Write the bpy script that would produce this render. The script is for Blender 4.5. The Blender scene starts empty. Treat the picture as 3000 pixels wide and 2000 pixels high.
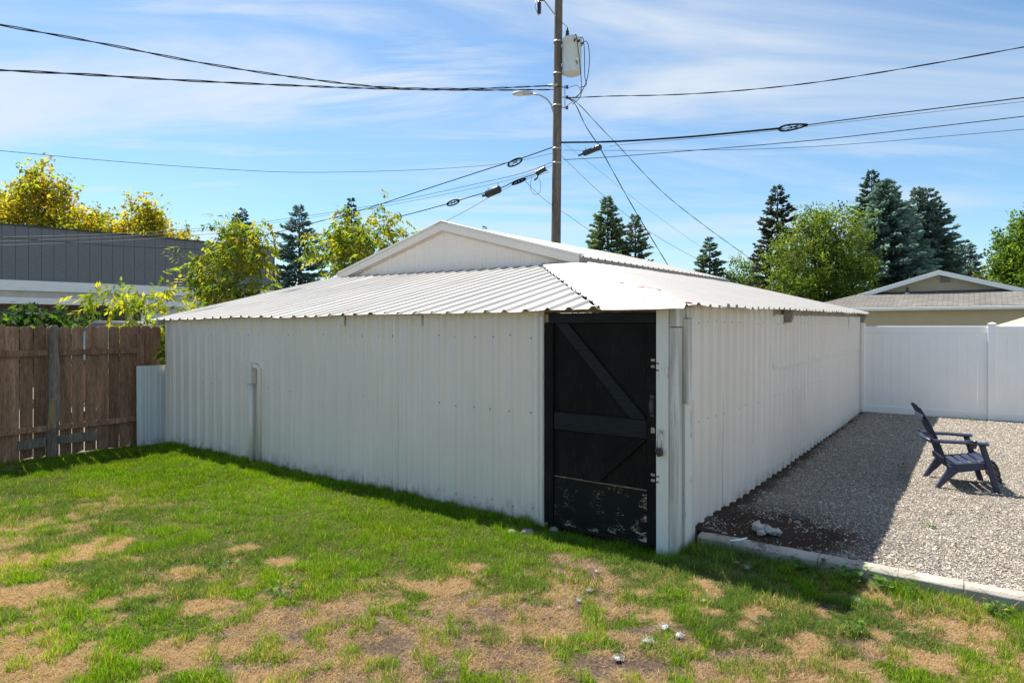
import bpy, math, random
import numpy as np
from mathutils import Vector, Matrix

R = math.radians
S = bpy.context.scene
COL = S.collection
rnd = random.Random(7)
rng = np.random.default_rng(11)

# ------------------------------------------------------------------ camera
cam_d = bpy.data.cameras.new('camera'); cam = bpy.data.objects.new('camera', cam_d); COL.objects.link(cam)
cam.location = (0, 0, 1.8); cam.rotation_euler = (R(90), 0, 0)
cam_d.sensor_width = 36; cam_d.lens = 22.39; cam_d.shift_y = -0.0137
cam_d.clip_start = 0.05; cam_d.clip_end = 2000
S.camera = cam
S.render.resolution_x = 1024; S.render.resolution_y = 682

# ------------------------------------------------------------------ sky and sun
SUN_EL = 58.7; SUN_AZ = math.degrees(math.atan2(-.79, .868))      # clockwise from +Y
W = bpy.data.worlds.new('World'); S.world = W; W.use_nodes = True
nt = W.node_tree; nt.nodes.clear()
def wn(t, **k):
    n = nt.nodes.new(t)
    for a, b in k.items(): setattr(n, a, b)
    return n
out = wn('ShaderNodeOutputWorld'); bg = wn('ShaderNodeBackground'); bg.inputs[1].default_value = .068
sky = wn('ShaderNodeTexSky', sky_type='NISHITA', sun_disc=False, sun_elevation=R(SUN_EL), sun_rotation=R(SUN_AZ % 360))
sky.air_density = 1.15; sky.dust_density = .25; sky.ozone_density = 2.2; sky.altitude = 600
tc = wn('ShaderNodeTexCoord'); sep = wn('ShaderNodeSeparateXYZ'); nt.links.new(tc.outputs['Generated'], sep.inputs[0])
def wm(op, a, b=None, c=None):
    n = wn('ShaderNodeMath', operation=op)
    for i, v in enumerate((a, b, c)):
        if v is None: continue
        if isinstance(v, (int, float)): n.inputs[i].default_value = v
        else: nt.links.new(v, n.inputs[i])
    return n.outputs[0]
zc = wm('ADD', wm('MAXIMUM', sep.outputs[2], 0.0), .16)            # a cloud layer seen from below
px = wm('DIVIDE', sep.outputs[0], zc); py = wm('DIVIDE', sep.outputs[1], zc)
cmb = wn('ShaderNodeCombineXYZ'); nt.links.new(px, cmb.inputs[0]); nt.links.new(py, cmb.inputs[1])
def cloud(rot, sc, scale, detail, rough, dist, lo, hi, seed):
    mp = wn('ShaderNodeMapping'); mp.inputs['Rotation'].default_value = (0, 0, R(rot)); mp.inputs['Scale'].default_value = sc
    mp.inputs['Location'].default_value = seed
    nt.links.new(cmb.outputs[0], mp.inputs[0])
    nz = wn('ShaderNodeTexNoise'); nz.inputs['Scale'].default_value = scale; nz.inputs['Detail'].default_value = detail
    nz.inputs['Roughness'].default_value = rough; nz.inputs['Distortion'].default_value = dist
    nt.links.new(mp.outputs[0], nz.inputs[0])
    mr = wn('ShaderNodeMapRange', interpolation_type='SMOOTHSTEP'); mr.inputs[1].default_value = lo; mr.inputs[2].default_value = hi
    nt.links.new(nz.outputs[0], mr.inputs[0]); return mr.outputs[0]
c1 = cloud(-24, (.50, 1.7, 1), .85, 8, .56, .8, .42, .68, (1.7, .4, 0))
c2 = cloud(-38, (.45, 2.6, 1), 1.7, 9, .62, .6, .46, .76, (4.1, 2.2, 0))
c3 = cloud(10, (.7, .7, 1), .55, 3, .5, .3, .36, .72, (6.3, 7.2, 0))
cl = wm('MINIMUM', wm('ADD', wm('MULTIPLY', wm('MAXIMUM', c1, wm('MULTIPLY', c2, .8)), wm('ADD', wm('MULTIPLY', c3, .72), .28)), wm('MULTIPLY', c3, .10)), .84)
mix = wn('ShaderNodeMix', data_type='RGBA'); nt.links.new(cl, mix.inputs[0])
tint = wn('ShaderNodeMix', data_type='RGBA', blend_type='MULTIPLY'); tint.inputs[0].default_value = 1; tint.inputs[7].default_value = (.80, 1.0, 1.08, 1)
nt.links.new(sky.outputs[0], tint.inputs[6]); nt.links.new(tint.outputs[2], mix.inputs[6]); mix.inputs[7].default_value = (5.3, 5.8, 6.3, 1)
nt.links.new(mix.outputs[2], bg.inputs[0]); nt.links.new(bg.outputs[0], out.inputs[0])

sun_d = bpy.data.lights.new('sun', 'SUN'); sun_d.energy = 4.6; sun_d.angle = R(.53); sun_d.color = (1, .94, .85)
sun = bpy.data.objects.new('sun', sun_d); COL.objects.link(sun); sun.location = (-10, 12, 30)
sv = Vector((math.sin(R(SUN_AZ)) * math.cos(R(SUN_EL)), math.cos(R(SUN_AZ)) * math.cos(R(SUN_EL)), math.sin(R(SUN_EL))))
sun.rotation_euler = (-sv).to_track_quat('-Z', 'Y').to_euler()
S.view_settings.view_transform = 'Standard'; S.view_settings.look = 'None'; S.view_settings.gamma = 1
S.view_settings.use_curve_mapping = False; S.view_settings.exposure = 1.15
S.render.engine = 'CYCLES'
S.cycles.max_bounces = 6; S.cycles.transparent_max_bounces = 6; S.cycles.caustics_reflective = False; S.cycles.caustics_refractive = False

# ------------------------------------------------------------------ frame of the yard: v runs along the shed's long wall, u along the door wall
CX, CY = 1.33, 5.09
VX, VY = .586, .8103
TH = math.atan2(VY, VX)
def wpt(v, u, z=0): return (CX + VX * v - VY * u, CY + VY * v + VX * u, z)
def to_vu(x, y):
    a = x - CX; b = y - CY
    return a * VX + b * VY, -a * VY + b * VX

# ------------------------------------------------------------------ helpers: objects
def link(o, parent=None):
    COL.objects.link(o)
    if parent is not None: o.parent = parent
    return o
def tag(o, label=None, cat=None, group=None, kind=None):
    if label: o['label'] = label
    if cat: o['category'] = cat
    if group: o['group'] = group
    if kind: o['kind'] = kind
    return o
def empty(name, loc=(0, 0, 0), rz=0, label=None, cat=None, group=None):
    o = bpy.data.objects.new(name, None); o.empty_display_size = .2
    o.location = loc; o.rotation_euler = (0, 0, rz); link(o); return tag(o, label, cat, group)
class MB:
    def __init__(s): s.v = []; s.f = []; s.sm = []
    def add(s, vs, fs, smooth=False):
        n = len(s.v); s.v += [tuple(p) for p in vs]; s.f += [tuple(i + n for i in f) for f in fs]; s.sm += [smooth] * len(fs); return s
    def box(s, x0, x1, y0, y1, z0, z1):
        return s.add([(x0, y0, z0), (x1, y0, z0), (x1, y1, z0), (x0, y1, z0), (x0, y0, z1), (x1, y0, z1), (x1, y1, z1), (x0, y1, z1)],
                     [(0, 3, 2, 1), (4, 5, 6, 7), (0, 1, 5, 4), (1, 2, 6, 5), (2, 3, 7, 6), (3, 0, 4, 7)])
    def prism(s, poly, ext, ax=0, off=0):        # poly: list of 2D points, extruded along axis ax from off to off+ext
        n = len(poly)
        def m(p, e):
            q = list(p); q.insert(ax, e); return tuple(q)
        vs = [m(p, off) for p in poly] + [m(p, off + ext) for p in poly]
        return s.add(vs, [tuple(range(n))[::-1], tuple(range(n, 2 * n))] + [(i, (i + 1) % n, n + (i + 1) % n, n + i) for i in range(n)])
    def bar(s, a, b, w, h, up=(0, 0, 1)):        # box from a to b, width w (sideways), height h (along up)
        a = Vector(a); b = Vector(b); d = (b - a).normalized(); up = Vector(up)
        x = d.cross(up)
        if x.length < 1e-4: x = d.cross(Vector((1, 0, 0)))
        x.normalize(); y = x.cross(d).normalized()
        vs = [p + x * (i * w / 2) + y * (j * h / 2) for p in (a, b) for i, j in ((-1, -1), (1, -1), (1, 1), (-1, 1))]
        return s.add(vs, [(0, 1, 2, 3), (7, 6, 5, 4), (0, 4, 5, 1), (1, 5, 6, 2), (2, 6, 7, 3), (3, 7, 4, 0)])
    def tube(s, pts, r, n=8, cap=True, smooth=True):
        pts = [Vector(p) for p in pts]; m = len(pts)
        rs = r if isinstance(r, (list, tuple)) else [r] * m
        vs = []; prev = None
        for i, p in enumerate(pts):
            d = (pts[min(i + 1, m - 1)] - pts[max(i - 1, 0)]).normalized()
            if prev is None:
                x = d.cross(Vector((0, 0, 1)))
                if x.length < 1e-3: x = d.cross(Vector((1, 0, 0)))
            else:
                x = prev - d * prev.dot(d)
            x.normalize(); prev = x; y = d.cross(x)
            for k in range(n):
                a = 2 * math.pi * k / n; vs.append(p + (x * math.cos(a) + y * math.sin(a)) * rs[i])
        fs = [(i * n + k, i * n + (k + 1) % n, (i + 1) * n + (k + 1) % n, (i + 1) * n + k) for i in range(m - 1) for k in range(n)]
        s.add(vs, fs, smooth)
        if cap: 
            nb = len(s.v) - len(vs)
            s.f += [tuple(nb + k for k in range(n))[::-1], tuple(nb + (m - 1) * n + k for k in range(n))]; s.sm += [False, False]
        return s
    def lathe(s, prof, c=(0, 0, 0), n=16, smooth=True):      # prof: (r, z)
        vs = [(c[0] + r * math.cos(2 * math.pi * k / n), c[1] + r * math.sin(2 * math.pi * k / n), c[2] + z) for r, z in prof for k in range(n)]
        m = len(prof)
        fs = [(i * n + k, i * n + (k + 1) % n, (i + 1) * n + (k + 1) % n, (i + 1) * n + k) for i in range(m - 1) for k in range(n)]
        s.add(vs, fs, smooth); nb = len(s.v) - len(vs)
        s.f += [tuple(nb + k for k in range(n))[::-1], tuple(nb + (m - 1) * n + k for k in range(n))]; s.sm += [False, False]
        return s
    def mesh(s, name):
        me = bpy.data.meshes.new(name); me.from_pydata([tuple(p) for p in s.v], [], s.f)
        me.polygons.foreach_set('use_smooth', s.sm); me.update(); return me
    def build(s, name, mat, parent=None, bevel=0, loc=None, rot=None, solid=0):
        me = s.mesh(name); me.materials.append(mat); o = bpy.data.objects.new(name, me); link(o, parent)
        if loc: o.location = loc
        if rot: o.rotation_euler = rot
        if solid:
            m = o.modifiers.new('thickness', 'SOLIDIFY'); m.thickness = solid; m.offset = 0
        if bevel:
            m = o.modifiers.new('edge', 'BEVEL'); m.width = bevel; m.segments = 1; m.limit_method = 'ANGLE'
        return o
def np_mesh(name, V, polys_sizes, idx, mat, col=None, parent=None, smooth=False, loc=None):
    """V (n,3); polys_sizes: array of polygon sizes; idx: flat loop indices; col: (n,3) colours per vertex"""
    me = bpy.data.meshes.new(name)
    V = np.ascontiguousarray(V, np.float32)
    me.vertices.add(len(V)); me.vertices.foreach_set('co', V.ravel())
    me.loops.add(len(idx)); me.loops.foreach_set('vertex_index', np.ascontiguousarray(idx, np.int32))
    st = np.zeros(len(polys_sizes), np.int32); st[1:] = np.cumsum(polys_sizes)[:-1]
    me.polygons.add(len(polys_sizes)); me.polygons.foreach_set('loop_start', st)
    me.polygons.foreach_set('loop_total', np.ascontiguousarray(polys_sizes, np.int32))
    me.polygons.foreach_set('use_smooth', np.full(len(polys_sizes), smooth))
    if col is not None:
        a = me.attributes.new('col', 'FLOAT_COLOR', 'POINT')
        c = np.ones((len(V), 4), np.float32); c[:, :3] = col; a.data.foreach_set('color', c.ravel())
    me.update(calc_edges=True); me.materials.append(mat)
    o = bpy.data.objects.new(name, me); link(o, parent)
    if loc is not None: o.location = loc
    return o

# ------------------------------------------------------------------ helpers: noise on arrays
def _h(i, j, seed):
    n = (i.astype(np.int64) * 374761393 + j.astype(np.int64) * 668265263 + seed * 1442695041) & 0x7fffffff
    n = ((n ^ (n >> 13)) * 1274126177) & 0x7fffffff
    return ((n ^ (n >> 16)) & 0xffff) / 65535.
def vnoise(x, y, seed=0):
    x = np.asarray(x, float); y = np.asarray(y, float)
    i = np.floor(x); j = np.floor(y); f = x - i; g = y - j; f = f * f * (3 - 2 * f); g = g * g * (3 - 2 * g)
    a = _h(i, j, seed); b = _h(i + 1, j, seed); c = _h(i, j + 1, seed); d = _h(i + 1, j + 1, seed)
    return (a * (1 - f) + b * f) * (1 - g) + (c * (1 - f) + d * f) * g
def fbm(x, y, seed=0, o=4):
    t = 0; a = .5; s = 0
    for k in range(o): t = t + a * vnoise(x * 2 ** k, y * 2 ** k, seed + k); s += a; a *= .5
    return t / s
def sstep(a, b, x):
    t = np.clip((x - a) / (b - a), 0, 1); return t * t * (3 - 2 * t)

# ------------------------------------------------------------------ materials
class NM:
    def __init__(s, name, rough=.5, metal=0, spec=.5):
        s.m = bpy.data.materials.new(name); s.m.use_nodes = True; s.t = s.m.node_tree
        s.b = s.t.nodes['Principled BSDF']; s.o = s.t.nodes['Material Output']
        s.b.inputs['Roughness'].default_value = rough; s.b.inputs['Metallic'].default_value = metal
        s.b.inputs['Specular IOR Level'].default_value = spec; s._c = None
    def n(s, t, **k):
        n = s.t.nodes.new(t)
        for a, b in k.items(): setattr(n, a, b)
        return n
    def l(s, a, b): s.t.links.new(a, b)
    def put(s, sock, v):
        if isinstance(v, (int, float)): sock.default_value = v
        elif isinstance(v, (tuple, list)): sock.default_value = tuple(v) + ((1,) if len(v) == 3 and sock.type == 'RGBA' else ())
        else: s.l(v, sock)
    def co(s, kind='Object', scale=(1, 1, 1), rot=(0, 0, 0), loc=(0, 0, 0)):
        if s._c is None: s._c = s.n('ShaderNodeTexCoord')
        m = s.n('ShaderNodeMapping'); m.inputs['Scale'].default_value = scale; m.inputs['Rotation'].default_value = rot; m.inputs['Location'].default_value = loc
        s.l(s._c.outputs[kind], m.inputs[0]); return m.outputs[0]
    def noise(s, co, scale, detail=4, rough=.55, dist=0):
        n = s.n('ShaderNodeTexNoise'); n.inputs['Scale'].default_value = scale; n.inputs['Detail'].default_value = detail
        n.inputs['Roughness'].default_value = rough; n.inputs['Distortion'].default_value = dist
        if co is not None: s.l(co, n.inputs[0])
        return n.outputs[0]
    def ramp(s, v, a, b, c0=0, c1=1, smooth=True):
        m = s.n('ShaderNodeMapRange'); m.interpolation_type = 'SMOOTHSTEP' if smooth else 'LINEAR'
        s.l(v, m.inputs[0]); m.inputs[1].default_value = a; m.inputs[2].default_value = b; m.inputs[3].default_value = c0; m.inputs[4].default_value = c1
        return m.outputs[0]
    def math(s, op, a, b=0):
        m = s.n('ShaderNodeMath', operation=op); s.put(m.inputs[0], a); s.put(m.inputs[1], b); return m.outputs[0]
    def mix(s, f, a, b, bt='MIX'):
        m = s.n('ShaderNodeMix', data_type='RGBA', blend_type=bt); s.put(m.inputs[0], f); s.put(m.inputs[6], a); s.put(m.inputs[7], b); return m.outputs[2]
    def attr(s, name='col'):
        a = s.n('ShaderNodeAttribute'); a.attribute_name = name; return a.outputs[0]
    def rand(s): return s.n('ShaderNodeObjectInfo').outputs['Random']
    def col(s, v): s.put(s.b.inputs['Base Color'], v); return s
    def bump(s, h, dist=.01, st=.5):
        b = s.n('ShaderNodeBump'); b.inputs['Distance'].default_value = dist; b.inputs['Strength'].default_value = st
        s.l(h, b.inputs['Height']); s.l(b.outputs[0], s.b.inputs['Normal']); return s
    def rough(s, v): s.put(s.b.inputs['Roughness'], v); return s

def m_painted_metal(name, c, dirt=.5, streak=(1, 1, .04), rough=.42, bottom=True):
    m = NM(name, rough)
    co = m.co('Object', streak)
    st = m.noise(co, 22, 3, .6); bl = m.noise(m.co(), 1.3, 5, .6)
    base = m.mix(m.ramp(st, .35, .7), tuple(x * .955 for x in c), c)
    base = m.mix(m.ramp(bl, .38, .68), tuple(x * .93 for x in c), base)
    if bottom:                                    # splashed soil along the foot of the sheet
        sp = m.n('ShaderNodeSeparateXYZ'); m.l(m.co(), sp.inputs[0])
        sc = m.math('MULTIPLY', m.ramp(sp.outputs[2], .02, .22, 1, 0), m.ramp(m.noise(m.co('Object', (1, 1, .4)), 14, 5, .7), .42, .62))
        base = m.mix(m.math('MULTIPLY', sc, .45), base, (.16, .12, .085))
    spk = m.ramp(m.noise(m.co('Object', (1, 1, .6)), 34, 3, .7), .70, .76)
    base = m.mix(m.math('MULTIPLY', spk, dirt), base, (.25, .21, .17))
    m.col(base); m.rough(m.ramp(bl, .3, .7, rough - .06, rough + .14))
    m.bump(m.noise(m.co('Object', (1, 1, .5)), 2.2, 2), .012, .35); return m.m
def m_wood(name, c0, c1, grain=(9, 9, .7), rough=.85, var=.35, bump=.6, axis_scale=14):
    m = NM(name, rough, spec=.25)
    rd = m.rand()
    vadd = m.n('ShaderNodeVectorMath', operation='ADD'); m.l(m.co('Object', grain), vadd.inputs[0])
    cx = m.n('ShaderNodeCombineXYZ'); m.l(m.math('MULTIPLY', rd, 37.), cx.inputs[0]); m.l(m.math('MULTIPLY', rd, 11.), cx.inputs[2]); m.l(cx.outputs[0], vadd.inputs[1])
    g = m.noise(vadd.outputs[0], axis_scale, 6, .62, .4); b = m.noise(vadd.outputs[0], 1.6, 4, .6)
    c = m.mix(m.ramp(g, .3, .72), c0, c1)
    c = m.mix(m.ramp(b, .35, .7), m.mix(1, c, (.62, .6, .58), 'MULTIPLY'), c)
    hsv = m.n('ShaderNodeHueSaturation'); m.l(c, hsv.inputs['Color']); m.l(m.ramp(rd, 0, 1, 1 - var, 1 + var, False), hsv.inputs['Value'])
    m.col(hsv.outputs[0]); m.bump(g, .004, bump); return m.m
def m_plain(name, c, rough=.5, metal=0, var=.08, scale=3., bump=0, spec=.5):
    m = NM(name, rough, metal, spec)
    n = m.noise(m.co(), scale, 5, .6)
    m.col(m.mix(m.ramp(n, .3, .7), tuple(x * (1 - var) for x in c), tuple(min(1, x * (1 + var)) for x in c)))
    if bump: m.bump(m.noise(m.co(), scale * 12, 4), .003, bump)
    return m.m
def m_leaf(name, trans=.35, rough=.5, tint=(1.15, 1.15, .5)):
    m = NM(name, rough, spec=.12); a = m.attr(); m.col(a)
    tr = m.n('ShaderNodeBsdfTranslucent'); m.l(m.mix(1, a, tint, 'MULTIPLY'), tr.inputs[0])
    ms = m.n('ShaderNodeMixShader'); ms.inputs[0].default_value = trans
    m.l(m.b.outputs[0], ms.inputs[1]); m.l(tr.outputs[0], ms.inputs[2]); m.l(ms.outputs[0], m.o.inputs[0]); return m.m

M = {}
M['wall'] = m_painted_metal('off_white_wall_metal', (.83, .735, .66), rough=.36)
M['roof'] = m_painted_metal('white_roof_metal', (.40, .385, .36), dirt=.25, bottom=False, rough=.5)
M['trim_metal'] = m_painted_metal('cream_trim_metal', (.78, .71, .64), dirt=.15, bottom=False)
M['sheet'] = m_painted_metal('bluish_white_sheet_metal', (.62, .64, .655), dirt=.3)
M['vinyl'] = m_plain('white_vinyl', (.92, .89, .86), .35, var=.015)
M['white_wood'] = m_wood('white_painted_wood', (.66, .63, .57), (.78, .75, .69), rough=.7, var=.06, bump=.5)
M['dark_fill'] = m_plain('dark_interior_fill', (.06, .048, .038), .9, var=.3)  # even dark fill, stands in for unlit interiors
M['soffit_wood'] = m_wood('weathered_cream_board', (.36, .30, .23), (.55, .50, .42), rough=.8, var=.1)
M['fence'] = m_wood('brown_fence_wood', (.215, .112, .070), (.50, .295, .195), var=.32)
M['grey_wood'] = m_wood('grey_weathered_wood', (.15, .122, .10), (.35, .30, .255), var=.12)
M['bare_wood'] = m_wood('bare_tan_wood', (.27, .18, .10), (.42, .30, .19), var=.1)
M['pole'] = m_wood('utility_pole_wood', (.115, .088, .070), (.30, .245, .205), grain=(6, 6, .25), var=.02)
M['galv'] = m_plain('galvanised_steel', (.42, .43, .44), .45, .6)
M['lamp_grey'] = m_plain('grey_lamp_housing', (.44, .46, .48), .5)
M['transformer'] = m_plain('pale_grey_enamel', (.56, .60, .64), .4, var=.03)
M['rust'] = m_plain('rust', (.30, .10, .04), .9, var=.4, scale=30)
M['red_primer'] = m_plain('red_primer', (.50, .10, .08), .8, var=.3, scale=20)
M['black'] = m_plain('black_cable', (.014, .014, .016), .85, spec=.08)
M['wire_grey'] = m_plain('pale_wire', (.20, .205, .21), .7, spec=.2)
M['can'] = m_plain('black_splice_case', (.025, .028, .032), .35)
M['insulator'] = m_plain('brown_porcelain', (.03, .022, .02), .25)
M['steel'] = m_plain('bright_steel', (.62, .62, .6), .25, .9)
M['navy'] = m_plain('navy_plastic', (.019, .027, .062), .42, var=.15, scale=5)
M['cover'] = m_plain('lens_grey', (.62, .63, .62), .3)
M['mint'] = m_plain('mint_green_metal', (.42, .56, .50), .5, var=.06)
M['fascia'] = m_plain('white_fascia', (.78, .78, .78), .6, var=.04)
M['soffit'] = m_plain('beige_soffit', (.50, .45, .41), .8, var=.08)
M['fascia_grey'] = m_plain('grey_brown_fascia', (.30, .27, .225), .7, var=.08)
M['rust_grey'] = m_plain('dull_screw', (.22, .19, .16), .7, var=.3, scale=20)
M['beam'] = m_wood('brown_beam', (.08, .035, .02), (.16, .075, .05), var=.05)
M['gutter'] = m_plain('white_gutter', (.74, .77, .76), .45, var=.03)
M['tyre'] = m_plain('tyre_rubber', (.02, .02, .02), .8)
M['rim'] = m_plain('alloy_rim', (.5, .5, .5), .3, .8)
M['carpaint'] = m_plain('dark_red_car_paint', (.20, .010, .010), .45, var=.05)
M['car_roof'] = m_plain('black_car_roof', (.02, .012, .011), .5, var=.1)
M['glass'] = m_plain('dark_car_glass', (.018, .035, .045), .06, spec=.8)
M['tail'] = m_plain('red_tail_lamp', (.45, .02, .02), .2)
M['paper'] = m_plain('white_plastic', (.78, .78, .77), .6)
M['fluff'] = m_plain('white_fluff', (.52, .49, .45), 1, var=.12, scale=60, bump=.8, spec=.1)
M['stone'] = m_plain('grey_stone', (.24, .22, .195), .9, var=.25, scale=14, bump=.6)
M['siding'] = m_plain('beige_siding', (.47, .41, .29), .7, var=.03)
M['vent'] = m_plain('cream_vent', (.52, .47, .40), .7)
M['leaf'] = m_leaf('leaf', .55, .6)
M['needle'] = m_leaf('needle', .28, .6, (1.1, 1.1, .9))
M['grass'] = m_leaf('grass_blade', .45, .75, (1.3, 1.3, .4))
M['bark'] = m_wood('bark', (.10, .085, .07), (.22, .19, .165), grain=(5, 5, 1.2), var=.1)
M['pale_bark'] = m_wood('pale_bark', (.36, .34, .31), (.55, .53, .50), grain=(5, 5, 1.5), var=.05)

# white boards whose paint has worn through in streaks
m = NM('peeling_white_board', .8, spec=.25)
g = m.noise(m.co('Object', (22, 22, 1.6)), 6, 7, .7, .6); w = m.noise(m.co('Object', (1, 1, 1)), 2.4, 3)
pe = m.ramp(m.math('ADD', g, m.ramp(w, .4, .7, -.14, .10)), .60, .67)
m.col(m.mix(pe, (.74, .71, .65), (.20, .165, .135))); m.bump(m.math('MULTIPLY', pe, -1), .003, .8); M['peel_white'] = m.m
# black door paint: rubbed, with ghosts of older paint
m = NM('black_door_paint', .7, spec=.14)
a = m.noise(m.co('Object', (9, 9, 1.4)), 5, 6, .7); b = m.noise(m.co(), 3, 4)
c = m.mix(m.ramp(b, .35, .7), (.006, .0058, .005), (.012, .0118, .0105))
c = m.mix(m.math('MULTIPLY', m.ramp(a, .54, .78), .55), c, (.055, .045, .032))
dots = m.ramp(m.noise(m.co(), 62, 2), .76, .80)
c = m.mix(m.math('MULTIPLY', dots, .5), c, (.2, .2, .19)); m.col(c); m.bump(m.noise(m.co('Object', (30, 30, 3)), 5, 5), .002, .5); M['door'] = m.m
m = NM('black_rail_paint', .62, spec=.2)
a = m.noise(m.co('Object', (30, 1.6, 30)), 3.2, 6, .7, .5)
m.col(m.mix(m.ramp(a, .3, .7), (.006, .0075, .0085), (.017, .020, .022))); m.bump(a, .003, .7); M['door_rail'] = m.m
# bottom plank: black paint flaking off along the grain, most of all towards the foot
m = NM('flaking_black_plank', .7, spec=.25)
sp = m.n('ShaderNodeSeparateXYZ'); m.l(m.co(), sp.inputs[0])
fl = m.noise(m.co('Object', (60, 15, 60)), 2.6, 6, .72, .3); big = m.noise(m.co('Object', (1, 2, 4)), 3.2, 3)
low = m.ramp(sp.outputs[2], .02, .12, .15, 0); side = m.ramp(sp.outputs[1], .25, .75, .035, -.035)
v = m.math('ADD', m.math('ADD', fl, low), m.math('ADD', side, m.ramp(big, .42, .62, -.13, .06)))
pk = m.ramp(v, .605, .632)
m.col(m.mix(pk, m.mix(m.ramp(big, .3, .7), (.004, .005, .0035), (.008, .009, .007)), m.mix(fl, (.40, .24, .13), (.62, .50, .42))))
m.bump(m.math('MULTIPLY', pk, -1), .003, .8); M['plank'] = m.m
# concrete kerb
m = NM('kerb_concrete', .9, spec=.3)
n1 = m.noise(m.co(), 4, 6, .65); n2 = m.noise(m.co(), 55, 4, .7)
c = m.mix(m.ramp(n1, .3, .7), (.29, .26, .22), (.45, .415, .36)); c = m.mix(m.ramp(n2, .55, .75, 0, .5), c, (.18, .165, .15))
sp = m.n('ShaderNodeSeparateXYZ'); m.l(m.co(), sp.inputs[0])
soil = m.math('MULTIPLY', m.ramp(m.noise(m.co(), 6, 6, .75), .50, .60), m.ramp(sp.outputs[1], -.95, -.45, 0, .8))
c = m.mix(soil, c, (.10, .065, .045)); m.col(c); m.bump(m.math('ADD', n1, m.math('MULTIPLY', n2, .5)), .012, .7); M['kerb'] = m.m
# soil of the lawn and bed of the gravel: colours carried per vertex, broken up finely here
def m_soil(name, sc=26., amt=.35, bump=.8):
    m = NM(name, .95, spec=.15); a = m.attr(); n = m.noise(m.co(), sc, 6, .7); n2 = m.noise(m.co(), sc * 5, 4, .7)
    lo = 1 - amt; hi = 1 + amt
    c = m.mix(m.ramp(n, .3, .7), m.mix(1, a, (lo, lo, lo), 'MULTIPLY'), m.mix(1, a, (hi, hi, hi), 'MULTIPLY'))
    c = m.mix(m.ramp(n2, .35, .75, 0, .55), c, m.mix(1, c, (.5, .47, .44), 'MULTIPLY'))
    m.col(c); m.bump(m.math('ADD', n, m.math('MULTIPLY', n2, .6)), .025, bump); return m.m
M['soil'] = m_soil('lawn_soil', 48., .6, 1.0); M['bed'] = m_soil('gravel_bed', 40, .3, 1)
m = NM('gravel_stone', .85, spec=.3); a = m.attr(); n = m.noise(m.co(), 90, 3)
m.col(m.mix(m.ramp(n, .3, .7), m.mix(1, a, (.8, .8, .8), 'MULTIPLY'), a)); M['gravel'] = m.m
m = NM('bare_ground', .95, spec=.1); n = m.noise(m.co(), .35, 6, .6); n2 = m.noise(m.co(), 18, 5, .7)
m.col(m.mix(m.ramp(n2, .3, .7), m.mix(m.ramp(n, .4, .6), (.15, .13, .10), (.10, .13, .05)), (.26, .235, .20))); m.bump(n2, .03, .6); M['ground'] = m.m
# dark ribbed siding, granular
m = NM('charcoal_siding', .8, spec=.2); n = m.noise(m.co(), 42, 3, .8); m.col(m.mix(m.ramp(n, .25, .75), (.115, .118, .132), (.225, .23, .25))); m.bump(n, .006, .6); M['charcoal'] = m.m
# shingles
m = NM('grey_shingle', .95, spec=.15)
br = m.n('ShaderNodeTexBrick'); m.l(m.co(), br.inputs[0]); br.inputs['Scale'].default_value = 1
br.inputs['Brick Width'].default_value = .34; br.inputs['Row Height'].default_value = .145; br.inputs['Mortar Size'].default_value = .012
br.inputs['Color1'].default_value = (.155, .147, .133, 1); br.inputs['Color2'].default_value = (.215, .205, .185, 1); br.inputs['Mortar'].default_value = (.07, .066, .06, 1)
sh = m.mix(m.ramp(m.noise(m.co(), .8, 4), .35, .65), m.mix(1, br.outputs[0], (.82, .82, .82), 'MULTIPLY'), br.outputs[0])
m.col(sh); m.bump(br.outputs[1], .01, -.6); M['shingle'] = m.m

# ------------------------------------------------------------------ ground
g = MB(); g.add([(-400, -60, -.05), (400, -60, -.05), (400, 900, -.05), (-400, 900, -.05)], [(0, 1, 2, 3)])
tag(g.build('ground', M['ground']), 'wide flat bare ground running out beyond the yard', 'ground', kind='structure')

# dry spots: (kind, x, y, rx, ry)   s: straw, d: bare dirt
SPOTS = [('s', -3.37, 5.16, .25, .30), ('s', -3.76, 4.80, .30, .35), ('s', -3.18, 4.33, .40, .22), ('s', -2.33, 4.63, .16, .18), ('s', -2.16, 5.13, .14, .13),
 ('s', -1.73, 4.89, .10, .11), ('s', -1.93, 4.13, .17, .12), ('s', -1.89, 3.52, .17, .14), ('s', -2.58, 3.38, .28, .15), ('d', -1.25, 3.83, .45, .30),
 ('d', -.67, 3.57, .62, .36), ('s', -.53, 4.42, .28, .16), ('d', -.07, 4.02, .45, .28), ('d', .56, 4.68, .22, .42), ('d', .34, 4.00, .36, .24),
 ('d', .29, 3.38, .69, .20), ('d', .88, 3.62, .22, .22), ('d', 1.21, 3.34, .35, .16), ('s', 1.65, 3.32, .25, .16), ('s', 2.76, 3.83, .31, .26),
 ('s', 2.28, 3.43, .19, .12), ('s', 1.34, 4.40, .14, .10), ('d', 1.92, 4.13, .15, .10), ('d', 1.98, 3.52, .15, .12), ('s', -1.19, 3.24, .27, .12),
 ('s', -.37, 4.72, .17, .12), ('s', -2.93, 4.89, .20, .13), ('s', .19, 3.72, .15, .08), ('d', -1.41, 3.34, .18, .08), ('s', 1.3, 3.0, .8, .2), ('d', -.6, 3.0, .9, .22), ('s', -2.9, 3.0, .6, .2), ('s', 2.9, 3.2, .4, .2)]
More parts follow.
